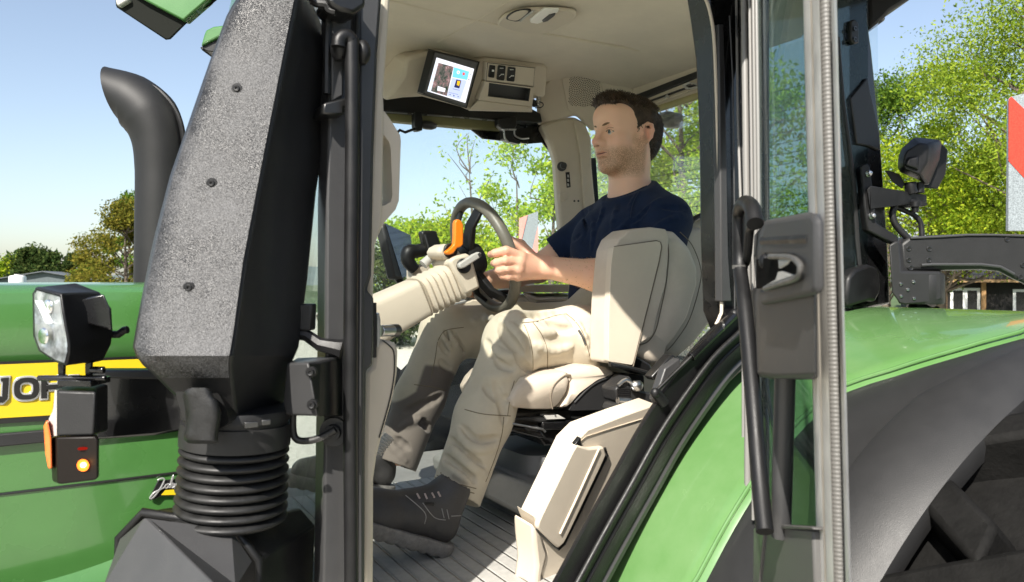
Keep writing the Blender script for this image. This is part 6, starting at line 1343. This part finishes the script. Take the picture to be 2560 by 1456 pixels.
# hill ridge far away
b=MB(); rows=[]
for k,hh in ((0,0),(1,5.5),(2,0)): rows.append([V((30+i*14+ (k*30), 300+ k*30 - i*9, GZ+hh*(1+.5*math.sin(i*.7)+.3*math.sin(i*1.9)))) for i in range(-4,26)])
b.grid(rows); struct(b.build('hills_and_treeline',mat('far_hill',(.10,.135,.13),1,var=.2,vs=.05)))
# unseen dark treeline behind the viewer, added for reflections in the paint
b=MB(); rows=[]
rw2=np.random.default_rng(4); hh=6+rw2.random(60)*4+2*np.sin(np.arange(60)*.5)
for k,(f_k,o_k) in enumerate(((0,0),(.55,1.5),(1,4),(0,14))): rows.append([V((-70+i*2.6, -34-o_k-3*math.sin(i*.3), GZ+f_k*hh[i])) for i in range(60)])
b.grid(rows); o=b.build('hills_and_treeline',mat('unseen_treeline',(.030,.045,.015),1,var=.5,vs=.8,bump=1,bs=1.5,bdist=.6)); struct(o)
# left barn and its tank
def house_frame(px,d,ang): 
    x,y=at(px,d); c,s=math.cos(ang),math.sin(ang); R=Matrix.Rotation(ang,3,'Z'); o=V((x,y,GZ)); return lambda u,v,w: o+R@V((u,v,w))
g=house_frame(108,55,-YAW+.35); barn=root('barn',g(0,0,0),'low grey metal barn with a shallow gable roof above the hood','barn')
b=MB(); W,D=2.9,9
b.loft([[g(-W,0,0),g(W,0,0),g(W,0,1.95),g(0,0,2.5),g(-W,0,1.95)],[g(-W,D,0),g(W,D,0),g(W,D,1.95),g(0,D,2.5),g(-W,D,1.95)]]); part(b,'wall',mat('barn_sheet',(.10,.12,.125),.5,var=.1,bump=.3,bs=8,btype='wave'),barn)
for s in (-1,1):
    b=MB(); b.loft([[g(0,-.3,2.52),g(s*(W+.3),-.3,1.92),g(s*(W+.3),-.3,1.99),g(0,-.3,2.59)],[g(0,D+.3,2.52),g(s*(W+.3),D+.3,1.92),g(s*(W+.3),D+.3,1.99),g(0,D+.3,2.59)]]); part(b,'roof',mat('barn_roof',(.10,.11,.12),.45,var=.1),barn)
x,y=at(44,50); t=root('tank',(x,y,GZ),'small white tank left of the grey barn','tank'); b=MB(); b.lathe(V((x,y,GZ)),UP,[(0,.5),(2.1,.5),(2.2,.46),(2.25,.2),(2.26,.01)],20); part(b,'body','white',t); b=MB(); b.lathe(V((x,y,GZ+2.25)),UP,[(-.01,.2),(.06,.2),(.07,.02)],14); part(b,'lid','lightgrey',t)
# dark timber house on the right
g=house_frame(2440,27,-math.atan2(.61,1)-YAW+.12); hs=root('wooden_house',g(0,0,0),'dark timber house with white framed door and square window behind the fender','house')
M['timber']=mat('dark_timber',(.022,.02,.018),.8,var=.35,vs=4,bump=.8,bs=9,btype='wave',bdist=.02)
b=MB(); b.loft([[g(-2.2,0,0),g(5.5,0,0),g(5.5,4,0),g(-2.2,4,0)],[g(-2.2,0,2.0),g(5.5,0,2.0),g(5.5,4,2.0),g(-2.2,4,2.0)]]); part(b,'wall','timber',hs)
b=MB(); b.loft([[g(-2.5,-.45,1.98),g(5.8,-.45,1.98),g(5.8,-.45,2.12),g(-2.5,-.45,2.12)],[g(-2.5,2,2.55),g(5.8,2,2.55),g(5.8,2,2.7),g(-2.5,2,2.7)],[g(-2.5,4.4,2.0),g(5.8,4.4,2.0),g(5.8,4.4,2.12),g(-2.5,4.4,2.12)]]); part(b,'roof',mat('dark_tiles',(.03,.028,.027),.7,var=.3),hs)
b=MB(); b.loft([[g(-2.5,-.47,1.86),g(5.8,-.47,1.86),g(5.8,-.47,1.96),g(-2.5,-.47,1.96)],[g(-2.5,-.02,1.86),g(5.8,-.02,1.86),g(5.8,-.02,1.96),g(-2.5,-.02,1.96)]]); part(b,'fascia',mat('larch',(.32,.20,.09),.7,var=.2),hs)
for u in (-.98,.22,3.0):
    b=MB(); b.box(g(u,-.08,.95),(.14,.14,1.82),Matrix.Rotation(-math.atan2(.61,1)-YAW+.12,3,'Z')); part(b,'post',mat('larch_post',(.42,.24,.10),.7,var=.15),hs)
def win(u0,u1,z0,z1,kind,n=1):
    b=MB(); fw=.09
    for (a,c_,e,h_) in ((u0,u1,z0,z0+fw),(u0,u1,z1-fw,z1),(u0,u0+fw,z0+fw,z1-fw),(u1-fw,u1,z0+fw,z1-fw))+(((u0+u1)/2-fw/1.3,(u0+u1)/2+fw/1.3,z0+fw,z1-fw),)*(n-1):
        b.loft([[g(a,-.06,e),g(c_,-.06,e),g(c_,-.06,h_),g(a,-.06,h_)],[g(a,-.005,e),g(c_,-.005,e),g(c_,-.005,h_),g(a,-.005,h_)]])
    o=part(b,kind,'white',hs); b=MB(); b.loft([[g(u0+fw,-.03,z0+fw),g(u1-fw,-.03,z0+fw),g(u1-fw,-.03,z1-fw),g(u0+fw,-.03,z1-fw)],[g(u0+fw,-.01,z0+fw),g(u1-fw,-.01,z0+fw),g(u1-fw,-.01,z1-fw),g(u0+fw,-.01,z1-fw)]]); part(b,'pane','blackgloss',o)
win(-.80,.12,.3,1.66,'door',2); win(1.1,2.1,.75,1.62,'window')
g=house_frame(2390,34,-math.atan2(.58,1)-YAW); gb=root('building',g(0,0,0),'pale grey building block above the timber house roof','building')
b=MB(); b.loft([[g(-1.6,0,0),g(1.2,0,0),g(1.2,5,0),g(-1.6,5,0)],[g(-1.6,0,2.62),g(1.2,0,2.62),g(1.2,5,2.62),g(-1.6,5,2.62)]]); part(b,'wall',mat('pale_sheet',(.34,.36,.37),.6,var=.08),gb)
b=MB(); b.loft([[g(-1.7,-.1,2.6),g(1.3,-.1,2.6),g(1.3,5.1,2.6),g(-1.7,5.1,2.6)],[g(-1.7,-.1,2.72),g(1.3,-.1,2.72),g(1.3,5.1,2.72),g(-1.7,5.1,2.72)]]); part(b,'roof','lightgrey',gb)
g=house_frame(2500,46,-math.atan2(.63,1)-YAW); sh=root('shed',g(0,0,0),'wide shed with long grey roof behind the trees on the right','shed')
b=MB(); b.loft([[g(-5,0,0),g(7,0,0),g(7,8,0),g(-5,8,0)],[g(-5,0,4.2),g(7,0,4.2),g(7,8,4.2),g(-5,8,4.2)]]); part(b,'wall',mat('shed_wall',(.25,.26,.27),.7),sh)
b=MB(); b.loft([[g(-5.3,-.4,4.2),g(7.3,-.4,4.2),g(7.3,4,6.0),g(-5.3,4,6.0)],[g(-5.3,-.4,4.32),g(7.3,-.4,4.32),g(7.3,4,6.12),g(-5.3,4,6.12)]]); part(b,'roof',mat('shed_roof',(.28,.30,.32),.5,var=.1),sh)
# red and white board beyond the side window; red lightened to imitate overexposure
M['boardpale']=mat('washed_out_red',(.72,.27,.23),.5,var=.1,vs=60)
q=[P(*kG(*p),d=4.2) for p in [(1205,215),(1350,160),(1350,700),(1200,700)]]; b=MB(); b.slab(q,AX*.02); o=b.build('barrier_board',[M['boardwhite']]); o['label']='red and white striped board seen through the side window above the far arm'; o['category']='barrier board'
b=MB(); b.slab(PL([kG(*p) for p in [(1205,215),(1270,190),(1215,420),(1202,420)]],d=4.195),AX*.001); part(b,'red_stripe','boardpale',o); b=MB(); b.slab(PL([kG(*p) for p in [(1350,270),(1350,470),(1310,700),(1250,700)]],d=4.195),AX*.001); part(b,'red_stripe','boardpale',o)
p0=P(*kG(1280,700),d=4.21); b=MB(); b.tube([V((p0.x,p0.y,GZ)),p0],.03,8); part(b,'board_leg','greyplast',o)
# ================================================================ LIGHT, SKY, CAMERA
SUN_EL=math.radians(42); _a=math.radians(219); SX,SY=math.cos(_a),math.sin(_a)
w=bpy.data.worlds.new('World'); bpy.context.scene.world=w; w.use_nodes=True
nt=w.node_tree; bg=nt.nodes['Background']; sk=nt.nodes.new('ShaderNodeTexSky'); sk.sky_type='NISHITA'; sk.sun_disc=False; sk.sun_elevation=SUN_EL; sk.sun_rotation=math.atan2(SX,SY); sk.air_density=1.0; sk.dust_density=1.2; sk.ozone_density=1.2
hs2=nt.nodes.new('ShaderNodeHueSaturation'); hs2.inputs['Saturation'].default_value=.82; hs2.inputs['Value'].default_value=.82; nt.links.new(sk.outputs[0],hs2.inputs['Color']); nt.links.new(hs2.outputs[0],bg.inputs[0]); bg.inputs[1].default_value=.11
sl=bpy.data.lights.new('sun','SUN'); sl.energy=5.0; sl.angle=math.radians(.5); sl.color=(1,.945,.86)
so=bpy.data.objects.new('sun',sl); C.objects.link(so); h=math.hypot(SX,SY); sd=V((SX/h*math.cos(SUN_EL),SY/h*math.cos(SUN_EL),math.sin(SUN_EL))); so.rotation_euler=sd.to_track_quat('Z','Y').to_euler(); so.location=sd*30
cd=bpy.data.cameras.new('camera'); cam=bpy.data.objects.new('camera',cd); C.objects.link(cam)
cd.sensor_width=36; cd.lens=F/2560*36; cd.shift_y=-28/2560; cd.clip_start=.05; cd.clip_end=2000
cd.dof.use_dof=True; cd.dof.focus_distance=2.1; cd.dof.aperture_fstop=9
cam.rotation_euler=(math.radians(90),0,-YAW)
sc_=bpy.context.scene; sc_.camera=cam
for o in list(C.objects):
    if o.parent is None: o.location.z += EYE_H
vs=sc_.view_settings; vs.view_transform='Standard'; vs.look='None'; vs.gamma=1; vs.exposure=1.12
